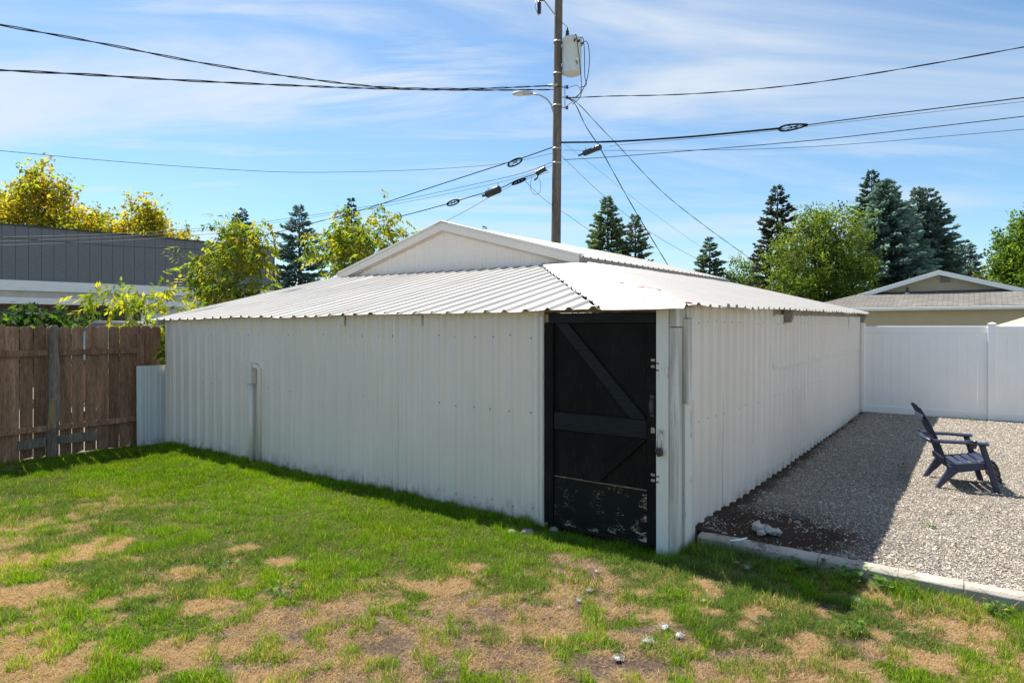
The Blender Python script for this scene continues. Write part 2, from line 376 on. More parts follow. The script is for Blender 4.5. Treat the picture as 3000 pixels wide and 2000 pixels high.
def dry(x, y):
    s = np.zeros(np.shape(x)); d = np.zeros(np.shape(x))
    wx = (fbm(x * 2.6, y * 2.6, 5) - .5) * .34; wy = (fbm(x * 2.6, y * 2.6, 9) - .5) * .34
    for k, cx, cy, rx, ry in SPOTS:
        e = np.exp(-(((x + wx - cx) / rx) ** 2 + ((y + wy - cy) / ry) ** 2) * .9)
        if k == 's': s = np.maximum(s, e)
        else: d = np.maximum(d, e)
    v, u = to_vu(x, y)
    far = sstep(-2.6, -.9, v) * sstep(.5, 1.8, u)                  # the strip along the door wall stays lush
    n = fbm(x * 1.7, y * 1.7, 21, 5); n2 = fbm(x * 9, y * 9, 33, 4)
    gen = sstep(.56, .72, n * .65 + n2 * .35) * (1 - far) * .6 * sstep(-.9, -1.9, v)
    hole = sstep(.50, .60, fbm(x * 6.5, y * 6.5, 77, 3) * .7 + fbm(x * 19, y * 19, 79, 2) * .3) * sstep(5.1, 3.9, y) * (1 - far)
    n3 = fbm(x * 22, y * 22, 37, 2); fb = .13 * sstep(4.5, 3.5, y)
    s = np.maximum(sstep(.42, .70, s + fb + (n2 - .5) * .75 + (n - .5) * .5 + (n3 - .5) * .35), np.maximum(gen, hole * .85)); d = sstep(.31, .64, d + fb * .8 + (n2 - .5) * .55 + (n - .5) * .7 + (n3 - .5) * .3)
    return s, d
def lawn_z(x, y):
    v, u = to_vu(x, y)
    dip = -.05 * np.exp(-((v + .02) / .22) ** 2) * sstep(-.1, .15, u) * sstep(1.5, 1.15, u)
    return .035 * (fbm(x * .9, y * .9, 3, 3) - .5) + .012 * (fbm(x * 8, y * 8, 13, 3) - .5) + dip + .005
sv_, su_ = np.meshgrid(np.arange(-8, .271, .06), np.arange(-4.5, 8.55, .06), indexing='ij')
X = CX + VX * sv_ - VY * su_; Y = CY + VY * sv_ + VX * su_
s_, d_ = dry(X, Y); n_ = fbm(X * 9, Y * 9, 41, 3)[..., None]
green = np.array([.080, .082, .026]); straw = np.array([.36, .25, .145]); dirt = np.array([.165, .115, .085])
c = green + (straw - green) * np.clip(s_ * 1.5, 0, 1)[..., None]
c = c + (dirt * (.75 + .5 * n_) + np.array([.10, .07, .03]) * sstep(.5, .7, n_) - c) * np.clip(d_ * 1.7, 0, 1)[..., None]
nv, nu = X.shape; ii = np.arange(nv * nu).reshape(nv, nu)
q = np.stack([ii[:-1, :-1], ii[1:, :-1], ii[1:, 1:], ii[:-1, 1:]], -1)[..., ::-1].reshape(-1, 4)
o = np_mesh('lawn', np.stack([X, Y, lawn_z(X, Y)], -1).reshape(-1, 3), np.full(len(q), 4), q.ravel(), M['soil'], c.reshape(-1, 3), smooth=True)
tag(o, 'patchy lawn soil with dry and bare spots before the shed', 'lawn', kind='structure')

def gz(v, u): return .055 + .03 * (fbm(v * 1.1, u * 1.1, 51, 3) - .5) + .05 * np.exp(-((u + .02) / .3) ** 2) * np.exp(-((v - .75) / .8) ** 2) - .05 * np.exp(-(((v - .62) / .16) ** 2 + ((u + .78) / .14) ** 2))
def mulch(v, u):
    n = fbm(v * 3, u * 3, 61, 4)
    return np.clip(np.maximum(np.exp(-(((v - .82) / .68) ** 2 + ((u + .5) / .78) ** 2)) * (.55 + n), .9 * np.exp(-((u + .02) / .16) ** 2) * (.3 + n)), 0, 1)
sv_, su_ = np.meshgrid(np.arange(.36, 10.35, .08), np.arange(-7.5, .09, .08), indexing='ij')
X = CX + VX * sv_ - VY * su_; Y = CY + VY * sv_ + VX * su_
mu = mulch(sv_, su_)[..., None]; n_ = fbm(sv_ * 6, su_ * 6, 71, 4)[..., None]
nf = np.exp(-((sv_ - 9.9) / .8) ** 2)[..., None] * sstep(.4, .6, fbm(sv_ * 3, su_ * 3, 77, 3))[..., None]
c = np.array([.33, .295, .25]) * (.8 + .4 * n_); c = c + (np.array([.075, .048, .034]) * (.7 + .7 * n_) - c) * np.clip(mu * 1.5, 0, 1)
c = c + (np.array([.26, .19, .11]) - c) * nf * .7
nv, nu = X.shape; ii = np.arange(nv * nu).reshape(nv, nu)
q = np.stack([ii[:-1, :-1], ii[1:, :-1], ii[1:, 1:], ii[:-1, 1:]], -1)[..., ::-1].reshape(-1, 4)
o = np_mesh('gravel_bed', np.stack([X, Y, gz(sv_, su_)], -1).reshape(-1, 3), np.full(len(q), 4), q.ravel(), M['bed'], c.reshape(-1, 3), smooth=True)
tag(o, 'grey bed of the gravel yard beside the shed', 'gravel bed', kind='structure')

# ------------------------------------------------------------------ shed
SHED = empty('metal_shed', (CX, CY, 0), TH, 'long low off-white ribbed metal shed with black plank door', 'shed')
PITCH = .2305
def profile(n, rib=.032, pitch=PITCH, minor=.006):
    P = [(-.03, -.004), (0, -.001)]
    for k in range(n):
        b = k * pitch
        P += [(b + .006, 0), (b + .032, rib), (b + .058, rib), (b + .084, 0)]
        for f in (.50, .75):
            P += [(b + pitch * f - .012, 0), (b + pitch * f - .006, minor), (b + pitch * f + .006, minor), (b + pitch * f + .012, 0)]
        P += [(b + pitch, 0)]
    return P
def sheet(name, mat, s0, n, t0, t1, fn, nseg=8, parent=None, solid=.002, rib=.032, dent=.005, seed=0, ragged=0., pitch=PITCH, minor=.006, smax=1e9):
    """ribbed metal sheet; s across, t along; fn(s, t, h) gives the point"""
    P = [(s0 + a, h) for a, h in profile(n, rib, pitch, minor) if s0 + a <= smax + 1e-6]; V = []; r2 = random.Random(seed * 31 + int(s0 * 100))
    for s, h in P:
        a = t0(s); b = t1(s); a += r2.uniform(-ragged, ragged)
        for k in range(nseg + 1):
            t = a + (b - a) * k / nseg
            d = dent * 2 * (float(fbm(np.array(s * 1.7 + seed), np.array(t * 1.3 + seed * 2.1), 90, 2)) - .5)
            V.append(fn(s, t, h + d))
    F = []
    for i in range(len(P) - 1):
        for k in range(nseg):
            a = i * (nseg + 1) + k; q = (a, a + 1, a + nseg + 2, a + nseg + 1)
            pa, pb, pc, pd = (Vector(V[j]) for j in q)
            if ((pc - pa).cross(pd - pb)).length > 2e-5: F.append(q)
    mb = MB(); mb.add(V, F); return mb.build(name, mat, parent, solid=solid)

core = MB(); core.box(.06, 10.05, .06, 8.1, -.02, 1.86); core.box(.03, .10, 1.2, 8.1, 1.861, 1.94); core.box(.12, 10.0, .035, .10, 1.861, 1.97); core.build('dark_wall_fill', M['dark_fill'], SHED)  # added dark filler: reads as unlit inside through gaps, stops light leaks
# door wall (plane v = 0)
for k in range(8):
    s0 = 1.30 + k * PITCH * 4; n = 4
    if k == 7: n = 2
    sheet('wall_panel', M['wall'], s0, n, lambda s: -.02, lambda s: 1.958 - .004 * s, lambda s, t, h, k=k: (-.012 - h - (k % 2) * .005 + .012 * math.sin(s * 1.1) * (1 - t / 1.9), s, t), 10, SHED, seed=k)
MB().bar((-.03, 8.19, -.02), (-.03, 8.19, 1.9), .07, .05, (0, 1, 0)).build('corner_trim', M['trim_metal'], SHED)
MB().box(-.045, .03, 1.255, 1.30, -.02, 1.91).build('edge_flashing', M['trim_metal'], SHED, bevel=.004)
MB().box(-.052, -.046, 1.25, 1.268, .02, 1.9).build('edge_flashing', M['white_wood'], SHED)
# long wall (plane u = 0)
def longwall(s, t, h): return (s, .008 - h + .02 * math.sin(s * .55 + .4) * (1 - t / 2.), t)
for k in range(11):
    s0 = .285 + k * PITCH * 4; n = 4 if k < 10 else 2
    lo = -.02
    if k < 3:
        sheet('wall_panel', M['wall'], s0, n, lambda s: lo, lambda s: 1.985 + .011 * s, lambda s, t, h, k=k: longwall(s, t, h + (k % 2) * .005), 10, SHED, seed=20 + k)
    else:
        tl = 1.33 + .007 * (k - 3)
        p = sheet('wall_panel', M['wall'], s0, n, lambda s: lo, lambda s: tl, lambda s, t, h, k=k: longwall(s, t, h + (k % 2) * .005), 8, SHED, seed=20 + k)
        tilt = {8: .012, 9: .05, 10: -.03}.get(k, 0)
        off = {9: .03, 10: .035}.get(k, 0)
        sheet('wall_panel', M['wall'], s0, n, lambda s: tl - .02, lambda s: 1.955 + .008 * (k - 3),
              lambda s, t, h, k=k, tilt=tilt, off=off, tl=tl: (lambda q: (q[0] + tilt * (t - tl) - off * .3, q[1] - .002 - .010 * max(0, 1 - (t - tl) * 8) - off * (t - tl), q[2]))(longwall(s, t, h + (k % 2) * .005)), 5, SHED, seed=40 + k, rib=.034)
MB().box(9.75, 10.06, -.035, .03, 1.98, 2.03).build('corner_trim', M['white_wood'], SHED)
MB().box(9.98, 10.05, -.05, .04, -.02, 2.0).build('corner_trim', M['wall'], SHED, bevel=.003)
b = MB(); b.prism([(2.98, 1.935), (10.0, 2.00), (10.0, 2.10), (2.98, 2.03)], .035, 1, -.005); b.build('eave_beam', M['soffit_wood'], SHED, bevel=.003)
for v0, z0 in ((3.40, 1.86), (9.9, 1.9)):                                              # knee blocks under the eave
    b = MB(); b.prism([(.0, z0), (-.10, z0), (-.155, z0 + .17), (.0, z0 + .17)], .09, 0, v0); b.build('eave_bracket', M['soffit_wood'], SHED, bevel=.003)
MB().box(3.38, 3.40, -.03, .0, 1.84, 2.0).build('eave_bracket', M['bare_wood'], SHED)
for u0 in (4.02, 2.78):                                                               # little gussets below the door-wall eave
    b = MB(); b.prism([(u0, 1.82), (u0 + .035, 1.82), (u0 + .16, 1.93), (u0, 1.93)], .012, 0, -.05); b.build('eave_bracket', M['trim_metal'], SHED)
MB().bar((-.16, 8.30, 1.87), (.9, 8.30, 2.11), .03, .10).build('rake_board', M['white_wood'], SHED, bevel=.003)

# corner post and boards
MB().box(-.058, .07, .062, .166, -.05, 1.945).build('corner_post', M['peel_white'], SHED, bevel=.005)
MB().box(-.050, .085, .0, .060, -.05, 1.80).build('corner_post', M['white_wood'], SHED, bevel=.005)
MB().box(-.046, .16, .002, .058, 1.806, 1.955).build('corner_block', M['white_wood'], SHED, bevel=.003)
MB().box(.125, .275, -.012, .03, -.05, 1.40).build('corner_board', M['peel_white'], SHED, bevel=.004)
MB().box(.115, .195, -.045, .02, 1.18, 1.87).build('corner_board', M['white_wood'], SHED, bevel=.004)
MB().box(.197, .262, -.038, .02, 1.20, 1.875).build('corner_board', M['peel_white'], SHED, bevel=.004)
MB().box(.16, .30, -.006, .03, 1.876, 1.97).build('corner_block', M['white_wood'], SHED, bevel=.003)
MB().box(-.04, .04, .17, 1.25, 1.935, 1.975).build('door_head', M['bare_wood'], SHED)
# hasp staple on the post
hs = MB(); hs.box(-.064, -.0585, .105, .145, .945, .985); hs.tube([(-.06, .118, .955), (-.085, .118, .96), (-.092, .125, .965), (-.085, .132, .97), (-.06, .132, .975)], .004, 6)
hs.build('hasp_staple', M['steel'], SHED)
for z in (1.51, 1.455, .60, .555):
    MB().box(-.0605, -.0583, .140, .163, z - .006, z + .006).build('rusty_hinge_mark', M['rust'], SHED)

# door
DOOR = MB().box(-.012, .022, .172, 1.245, .035, 1.925).build('door', M['door'], SHED, bevel=.003)
tag(DOOR, 'black plank door with diagonal braces and flaking bottom board')
MB().box(-.046, -.0125, 1.155, 1.245, .035, 1.835).build('stile', M['door'], DOOR, bevel=.004)
MB().box(-.044, -.0125, .172, .252, .02, 1.833).build('stile', M['door'], DOOR, bevel=.004)
MB().box(-.047, -.0125, .172, 1.245, 1.838, 1.926).build('top_rail', M['door_rail'], DOOR, bevel=.004)
MB().box(-.043, -.0125, .254, 1.145, .888, 1.042).build('mid_rail', M['door_rail'], DOOR, bevel=.004)
def brace(u0, z0, u1, z1, w):
    b = MB(); dx, dz = u1 - u0, z1 - z0; L = math.hypot(dx, dz); nx, nz = -dz / L * w / 2, dx / L * w / 2
    b.prism([(u0 + nx, z0 + nz), (u0 - nx, z0 - nz), (u1 - nx, z1 - nz), (u1 + nx, z1 + nz)], .026, 0, -.0385); return b
def brace_clip(poly): b = MB(); b.prism(poly, .026, 0, -.0385); return b
brace_clip([(1.135, 1.836), (1.005, 1.836), (.254, 1.044), (.40, 1.044)]).build('brace', M['door_rail'], DOOR, bevel=.003)
brace_clip([(.254, .884), (.36, .884), (.86, .468), (.70, .468)]).build('brace', M['door'], DOOR, bevel=.003)
PL = MB().box(-.034, -.0125, .254, 1.15, .04, .462).build('kick_plank', M['plank'], DOOR, bevel=.003)
tag(PL, 'wide bottom board with black paint flaking off to bare wood')
MB().box(-.0365, -.0128, .256, 1.148, .4625, .469).build('bare_edge', M['bare_wood'], DOOR)
h = MB(); h.tube([(-.044, .205, 1.10), (-.075, .205, 1.105), (-.085, .205, 1.13), (-.085, .205, 1.19), (-.075, .205, 1.215), (-.044, .205, 1.22)], .008, 8)
h.box(-.047, -.0442, .188, .222, 1.075, 1.25); h.build('door_handle', M['can'], DOOR)
for z, hh in ((1.535, .02), (1.483, .02), (.965, .045), (.605, .02), (.560, .02)):
    MB().box(-.0462, -.0441, .180, .214, z - hh / 2, z + hh / 2).build('bare_hinge_patch', M['soffit_wood'], DOOR)
MB().box(-.0492, -.0471, 1.20, 1.243, 1.845, 1.92).build('bare_corner', M['bare_wood'], DOOR)
# padlock
pl = empty('padlock', wpt(-.085, .125, .80), TH, 'black padlock hanging from a steel staple on the white door post', 'padlock')
p = MB(); p.prism([(-.028, -.005), (-.02, -.03), (.02, -.03), (.028, -.005), (.028, .03), (.02, .037), (-.02, .037), (-.028, .03)], .028, 0, -.014); p.build('body', M['can'], pl, bevel=.004, rot=(R(-14), 0, 0))
MB().tube([(0, -.014, .03), (0, -.022, .10), (0, -.012, .155), (0, .002, .163), (0, .014, .155), (0, .016, .10), (0, .020, .034)], .0042, 8).build('shackle', M['steel'], pl)

# screw heads along the girts
def screws(pts, r=.006):
    mb = MB()
    for (p, nrm) in pts:
        p = Vector(p); nrm = Vector(nrm); x = nrm.orthogonal().normalized(); y = nrm.cross(x)
        ring = [p + (x * math.cos(a) + y * math.sin(a)) * r for a in [k * math.pi / 3 for k in range(6)]]
        mb.add([p + nrm * .005] + ring, [(0, k + 1, (k + 1) % 6 + 1) for k in range(6)], True)
    return mb
pts = []
for k in range(30):
    u = 1.30 + k * PITCH + .11
    for z in (.13, 1.02, 1.72):
        if rnd.random() < .86: pts.append(((-.020, u + rnd.uniform(-.03, .03), z + rnd.uniform(-.015, .015) - .003 * u), (-1, 0, 0)))
for k in range(40):
    v = .285 + k * PITCH + .11
    for z in (.14, 1.0, 1.85):
        if rnd.random() < .8: pts.append(((v, -.024, z + rnd.uniform(-.015, .015)), (0, -1, 0)))
tag(screws(pts, .009).build('screw_heads', M['rust_grey'], SHED), kind='stuff')

# lean-to roof, slope over the door wall
HU0, HU1, VE, VT = .64, 3.50, -.16, 3.31
def z_left(u, v): return 1.948 - .004 * u + (v - VE) * .2335 + .02 * max(0, u - 3.5) * (v - VE) / 3.47 * .6
def leftroof(s, t, h): return (VE + (VT - VE) * t, s, z_left(s, VE + (VT - VE) * t) + h + .008 * math.sin(s * 2.3) * (1 - t))
def hipt(s): return min(1., max(0.0, (s - HU0) / (HU1 - HU0)))
k = 0; s0 = HU0
while s0 < 8.35:
    n = 4 if s0 + 4 * PITCH < 8.5 else 2
    sheet('roof_panel', M['roof'], s0, n, lambda s: -.004 * math.sin(s * 9), lambda s: hipt(s), lambda s, t, h, k=k: leftroof(s, t, h + (k % 2) * .003), 10, SHED, rib=.023, dent=.006, seed=60 + k, ragged=.0025, minor=.0012)
    s0 += 4 * PITCH; k += 1
# slope over the long wall; near the corner its sheets bend over the hip
def z_right(u, v):
    a = 1.972 + .011 * v + .262 * (u + .15); b = z_left(u, v) + .016
    kk = .05; d = a - b
    return .5 * (a + b) - .5 * math.sqrt(d * d + kk * kk)
def u_top(v):
    if v < VT: return HU0 - .02 + (v - VE) / (VT - VE) * (HU1 - HU0)
    return 2.92
def rightroof(s, t, h, e0): 
    u = e0(s) + (u_top(s) - e0(s)) * t
    return (s, u, z_right(u, s) + h)
def e0(s): return -.16 + .05 * max(0, 1 - max(0, s + .16) / .5) + .012 * math.sin(s * 3.1)
k = 0; s0 = VE - .02
while s0 < 10.2:
    n = 4 if s0 + 4 * PITCH < 10.3 else 2
    near = s0 < 1.5
    sheet('roof_panel', M['roof'], s0, n, lambda s: 0., lambda s: 1., lambda s, t, h, k=k: rightroof(s, t, h + (k % 2) * .003, e0), 12, SHED, rib=.026 if s0 > .7 else .02, dent=.022 if near else .007, seed=80 + k, ragged=.006 if near else .002, minor=.0035 if not near else .002)
    s0 += 4 * PITCH; k += 1
pts = []
for k in range(34):
    u = HU0 + k * PITCH + .15
    for v in (-.05, 1.0, 2.1, 3.1):
        if hipt(u) * (VT - VE) + VE > v + .05 and rnd.random() < .9: pts.append(((v, u, z_left(u, v) + .006), (0, 0, 1)))
for k in range(46):
    v = VE + k * PITCH + .13
    for u in (-.04, .9, 1.8, 2.6):
        if u < u_top(v) - .05 and rnd.random() < .9: pts.append(((v, u, z_right(u, v) + .008), (0, 0, 1)))
tag(screws(pts, .011).build('roof_screws', M['rust_grey'], SHED), kind='stuff')
# a lifted, torn lap near the corner and worn paint
def patch(name, mat, poly, lift=.012):
    V = [(v, u, z_right(u, v) + lift) for v, u in poly]; mb = MB(); mb.add(V, [tuple(range(len(V)))]); return mb.build(name, mat, SHED, solid=.002)
for v0, ua, ub in ((.06, .16, .62), (2.2, 1.7, 2.35), (1.05, 1.05, 1.2)):
    pts = [(v0 + .012 * math.sin(q * 19.), ua + (ub - ua) * q / 8) for q in range(9)]
    mb = MB(); V = []
    for v, u in pts: V += [(v, u, z_right(u, v) + .010 + .012 * abs(math.sin(u * 14))), (v + .16, u, z_right(u, v + .16) + .012)]
    mb.add(V, [(2 * i, 2 * i + 2, 2 * i + 3, 2 * i + 1) for i in range(8)]); mb.build('roof_flap', M['roof'], SHED, solid=.003)
patch('worn_paint', M['red_primer'], [(.80, .74), (.84, .70), (.83, .60), (.80, .50), (.76, .47), (.78, .56), (.77, .66)], .024)
patch('worn_paint', M['red_primer'], [(.05, -.02), (.08, -.06), (.05, -.10), (.03, -.05)], .024)
mb = MB(); mb.add([(v, u, z_left(u, v) + .012) for v, u in ((.06, 4.02), (.09, 4.0), (.11, 4.06), (.08, 4.12))], [(0, 1, 2, 3)]); mb.build('worn_paint', M['red_primer'], SHED, solid=.002)

# raised gable building in the middle
UA, UB, UM, ZR, ZE, VG, VB = 2.82, 8.14, 5.475, 3.545, 2.815, 3.33, 10.3
rise = .012
def zgab(u, v): return ZR - abs(u - UM) * (ZR - ZE) / (UM - UA) + rise * (v - VG)
mb = MB(); mb.prism([(UA + .08, 2.2), (UB - .08, 2.2), (UB - .08, ZE - .06), (UM, ZR - .06), (UA + .08, ZE - .06)], VB - VG - .1, 0, VG + .03); mb.build('gable_core', M['dark_fill'], SHED)
k = 0; s0 = UA + .04
while s0 < UB - .1:
    n = 4 if s0 + 4 * PITCH < UB else 2
    sheet('gable_panel', M['wall'], s0, n, lambda s: 2.60, lambda s: zgab(min(s, UB), VG) - .035, lambda s, t, h: (VG - h - .012, s, t), 2, SHED, rib=.017, dent=.001, seed=120 + k, smax=UB - .05)
    s0 += 4 * PITCH; k += 1
for side in (UA - .06, UB + .06):
    for a, hgt, dep, off, mt in ((VG - .11, .165, .13, .075, 'trim_metal'), (VG - .06, .03, .05, .175, 'vent')):
        z0 = ZE - (abs(side - UM) - (UM - UA)) * (ZR - ZE) / (UM - UA)
        mb = MB(); poly = [(side, z0 - off - hgt / 2 + .08), (side, z0 - off + hgt / 2 + .08), (UM, ZR - off + hgt / 2 + .08), (UM, ZR - off - hgt / 2 + .08)]
        mb.prism(poly, dep, 0, a); mb.build('rake_trim', M[mt], SHED, bevel=.003)
k = 0; s0 = VG - .10
while s0 < VB:
    n = 4 if s0 + 4 * PITCH < VB + .1 else 2
    for sg, ue in ((-1, UA - .10), (1, UB + .10)):
        def mroof(s, t, h, sg=sg, ue=ue):
            u = ue + (UM - ue) * t; return (s, u, zgab(u, s) + .045 + h)
        sheet('upper_roof_panel', M['roof'], s0, n, lambda s: 0., lambda s: 1., mroof, 3, SHED, rib=.018, dent=.003, seed=140 + k)
    s0 += 4 * PITCH; k += 1
b = MB(); b.prism([(VG - .09, 2.69), (VB, 2.69 + rise * 7), (VB, 2.835 + rise * 7), (VG - .09, 2.835)], .02, 1, UA - .085); b.build('fascia', M['fascia_grey'], SHED, bevel=.002)
b = MB(); b.prism([(UM - .16, ZR + .02), (UM, ZR + .072), (UM + .16, ZR + .02), (UM + .15, ZR + .012), (UM, ZR + .058), (UM - .15, ZR + .012)], VB - VG + .12, 0, VG - .115); b.build('ridge_cap', M['roof'], SHED)

# pipe on the door wall
pc = empty('conduit_pipe', wpt(-.075, 5.86, 0), TH, 'painted vertical pipe with square box standing against the shed wall', 'pipe')
MB().tube([(0, 0, -.03), (0, 0, 1.06)], .032, 14).build('pipe', M['trim_metal'], pc)
MB().box(-.055, .055, -.05, .05, 1.05, 1.33).build('box', M['trim_metal'], pc, bevel=.014)
MB().tube([(.0, -.045, 1.285), (.0, -.10, 1.285), (.014, -.128, 1.277), (.026, -.14, 1.25), (.03, -.14, -.02)], .03, 12).build('elbow', M['wall'], pc)

# loose sheet closing the gap between fence and shed
lm = empty('metal_sheet', wpt(-.21, 8.30, 0), TH, 'pale bluish metal sheet standing between wooden fence and shed corner', 'metal sheet')
for z0, z1, o_ in ((0, .64, 0), (.625, 1.22, -.006)):
    sheet('ribbed_sheet', M['sheet'], -.215, 2, lambda s: z0, lambda s: z1, lambda s, t, h, o_=o_: (s, -.04 - h * .6 + o_ + .02 * t, t), 4, lm, rib=.007, dent=.008, seed=3, pitch=.215)
MB().box(.213, .235, -.06, .02, 0, 1.23).build('edge_strip', M['rust'], lm)

# ------------------------------------------------------------------ wooden fence
WF = empty('wooden_fence', wpt(-2.0, 8.42, 0), TH, 'weathered brown wooden picket fence with dog-eared tops, left of the shed', 'fence')
v = -4.35; k = 0
while v < -.50 + 2.0 - 1.65:
    w = rnd.uniform(.140, .152); h = 1.82 + rnd.uniform(-.012, .012); c0 = .03; lv = v + 2.0
    b = MB(); b.prism([(0, rnd.uniform(-.02, .04)), (w, rnd.uniform(-.02, .05)), (w + rnd.uniform(-.004, .004), h - c0), (w - c0, h), (c0, h), (0, h - c0)], .016, 1, 0)
    b.build('picket', M['fence'], WF, bevel=.002, loc=(lv, rnd.uniform(-.003, .003), 0), rot=(0, R(rnd.uniform(-.35, .35)), 0))
    v += w + rnd.choice((.004, .007, .010, .014)); k += 1
MB().box(-2.4, 1.66, -.042, -.002, 1.41, 1.49).build('rail', M['fence'], WF, bevel=.004)
MB().box(-2.4, 1.66, -.042, -.002, .375, .455).build('rail', M['fence'], WF, bevel=.004)
MB().box(1.60, 1.70, -.05, .06, -.05, 1.70).build('post', M['fence'], WF, bevel=.004)
MB().box(-2.42, -2.32, -.14, -.044, -.05, 1.78).build('post', M['fence'], WF, bevel=.004)
b = MB(); b.prism([(.0, -.05), (.13, -.05), (.135, .8), (.13, 1.25), (.10, 1.5), (.105, 1.80), (.085, 1.83), (.02, 1.83), (.0, 1.80)], .05, 1, -.094)
tag(b.build('repair_board', M['grey_wood'], WF, bevel=.005, loc=(.42, 0, 0), rot=(0, R(1.2), 0)), 'grey weathered board fixed upright over the pickets')
b = MB(); b.prism([(.0, .40), (.095, .42), (.10, .78), (.06, .83), (.02, .80), (-.002, .6)], .006, 1, -.1005)
tag(b.build('bare_patch', M['bare_wood'], WF, loc=(.425, 0, 0)), 'bare tan split patch on the grey board')
b = MB(); b.prism([(.10, .16), (.415, .175), (.415, .30), (.10, .29)], .03, 1, -.075); b.build('short_board', M['grey_wood'], WF, bevel=.004)
b = MB(); b.prism([(.56, .185), (1.06, .17), (1.06, .31), (.56, .30)], .03, 1, -.075); b.build('short_board', M['grey_wood'], WF, bevel=.004)

# ------------------------------------------------------------------ white vinyl fence
VF = empty('vinyl_fence', wpt(10.12, 0, 0), TH, 'white vinyl privacy fence at the far end of the gravel', 'fence')
ps = [-.03, -2.20, -4.37, -6.54]
for u in ps:
    P = MB().box(-.064, .064, u - .064, u + .064, 0, 1.85).build('post', M['vinyl'], VF, bevel=.006)
    c = MB(); c.add([(-.072, u - .072, 1.85), (.072, u - .072, 1.85), (.072, u + .072, 1.85), (-.072, u + .072, 1.85), (-.072, u - .072, 1.872), (.072, u - .072, 1.872), (.072, u + .072, 1.872), (-.072, u + .072, 1.872), (0, u, 1.90)],
                    [(3, 2, 1, 0), (0, 1, 5, 4), (1, 2, 6, 5), (2, 3, 7, 6), (3, 0, 4, 7), (4, 5, 8), (5, 6, 8), (6, 7, 8), (7, 4, 8)]); c.build('cap', M['vinyl'], P)
for a, b_ in zip(ps[:-1], ps[1:]):
    MB().box(-.026, .026, b_ + .062, a - .062, 1.69, 1.825).build('rail', M['vinyl'], VF, bevel=.005)
    MB().box(-.026, .026, b_ + .062, a - .062, .05, .195).build('rail', M['vinyl'], VF, bevel=.005)
    n = 13; L = a - b_ - .124
    for k in range(n):
        y0 = b_ + .062 + L * k / n
        MB().box(-.011, .011, y0 + .0006, y0 + L / n - .0006, .19, 1.695).build('board', M['vinyl'], VF, bevel=.0025)

# ------------------------------------------------------------------ kerb
KB = empty('concrete_kerb', wpt(.325, 0, 0), TH, 'low grey concrete kerb between lawn and gravel', 'kerb')
edges = [-.06, -.97, -1.86, -2.76, -3.66, -4.56]
for a, b_ in zip(edges[:-1], edges[1:]):
    mb = MB(); Pf = [(-.072, -.06), (.06, -.06), (.062, .080), (.046, .092), (-.044, .089), (-.066, .070)]
    ys = np.linspace(b_ + .002, a - .002, 10); n = len(Pf); V = []
    for y in ys:
        for (x, z) in Pf: V.append((x + (rnd.uniform(-.003, .003)), y, z + (rnd.uniform(-.003, .003) if z > 0 else 0)))
    F = [(i * n + j, i * n + (j + 1) % n, (i + 1) * n + (j + 1) % n, (i + 1) * n + j) for i in range(9) for j in range(n)] + [tuple(range(n))[::-1], tuple(range(9 * n, 10 * n))]
    mb.add(V, F, False); mb.build('kerb_segment', M['kerb'], KB, bevel=.004, rot=(0, 0, R(rnd.uniform(-.3, .3))))


# ------------------------------------------------------------------ house beyond the white fence
HO = empty('beige_house', wpt(25.1, -.77, 0), TH, 'beige house with grey shingle roof and small gable behind the white fence', 'house')
SL = .31; EH = 5.07; Z0 = 2.62
b = MB(); b.add([(-EH, 0, Z0), (EH, 0, Z0), (EH - 2.35, -2.35, Z0 + SL * 2.35), (-(EH - 2.35), -2.35, Z0 + SL * 2.35)], [(0, 1, 2, 3)])
b.build('front_roof', M['shingle'], HO, rot=(0, 0, R(90)), solid=.03)
for sg in (1, -1):
    zs = lambda y: Z0 + SL * (EH - abs(y))
    P = [(0, EH * sg, Z0), (15, EH * sg, Z0), (15, 0, zs(0)), (1.95, 0, zs(0)), (1.95, (EH - 1.95) * sg, Z0 + SL * 1.95)]
    mb = MB(); mb.add(P if sg > 0 else P[::-1], [(0, 1, 2, 3, 4)]); RF = mb.build('side_roof', M['shingle'], HO, solid=.03)
    mb = MB(); y1 = (EH - 1.95) * sg; mb.prism([(y1, zs(y1) - .20), (y1, zs(y1) - .02), (0, zs(0) - .02), (0, zs(0) - .20)], .04, 0, 1.90); mb.build('rake_board', M['gutter'], HO, bevel=.004)
k = 0; z = 3.30
while z < 4.0:
    hw = EH - (z + .09 - Z0) / SL - .05
    if hw < .1: break
    mb = MB(); mb.prism([(2.30, z), (2.318, z), (2.330, z + .098), (2.318, z + .098)], 2 * hw, 1, -hw); mb.build('siding_board', M['siding'], HO, loc=(-.02, 0, 0)); z += .10
mb = MB(); mb.prism([(-2.7, 3.29), (2.7, 3.29), (0, 4.12)], .1, 0, 2.36); mb.build('gable_wall', M['siding'], HO)
VN = MB(); VN.box(2.24, 2.275, -.42, .02, 3.62, 3.98); VN = VN.build('vent', M['vent'], HO, bevel=.006)
for k in range(6): MB().bar((2.225, -.38, 3.665 + k * .054), (2.225, -.02, 3.665 + k * .054), .012, .020, (.5, 0, 1)).build('vent_slat', M['vent'], VN)
MB().box(2.238, 2.2395, -.385, -.015, 3.65, 3.955).build('vent_dark_backing', M['dark_fill'], VN)  # dark sheet standing in for the shade between the slats
MB().tube([(1.95, 1.13, 3.15), (1.95, 1.13, 3.50)], .05, 10).build('vent_pipe', M['can'], HO)
MB().lathe([(.13, 0), (.12, .03), (.06, .08)], (1.95, 1.13, 3.22), 12).build('pipe_flashing', M['galv'], HO)
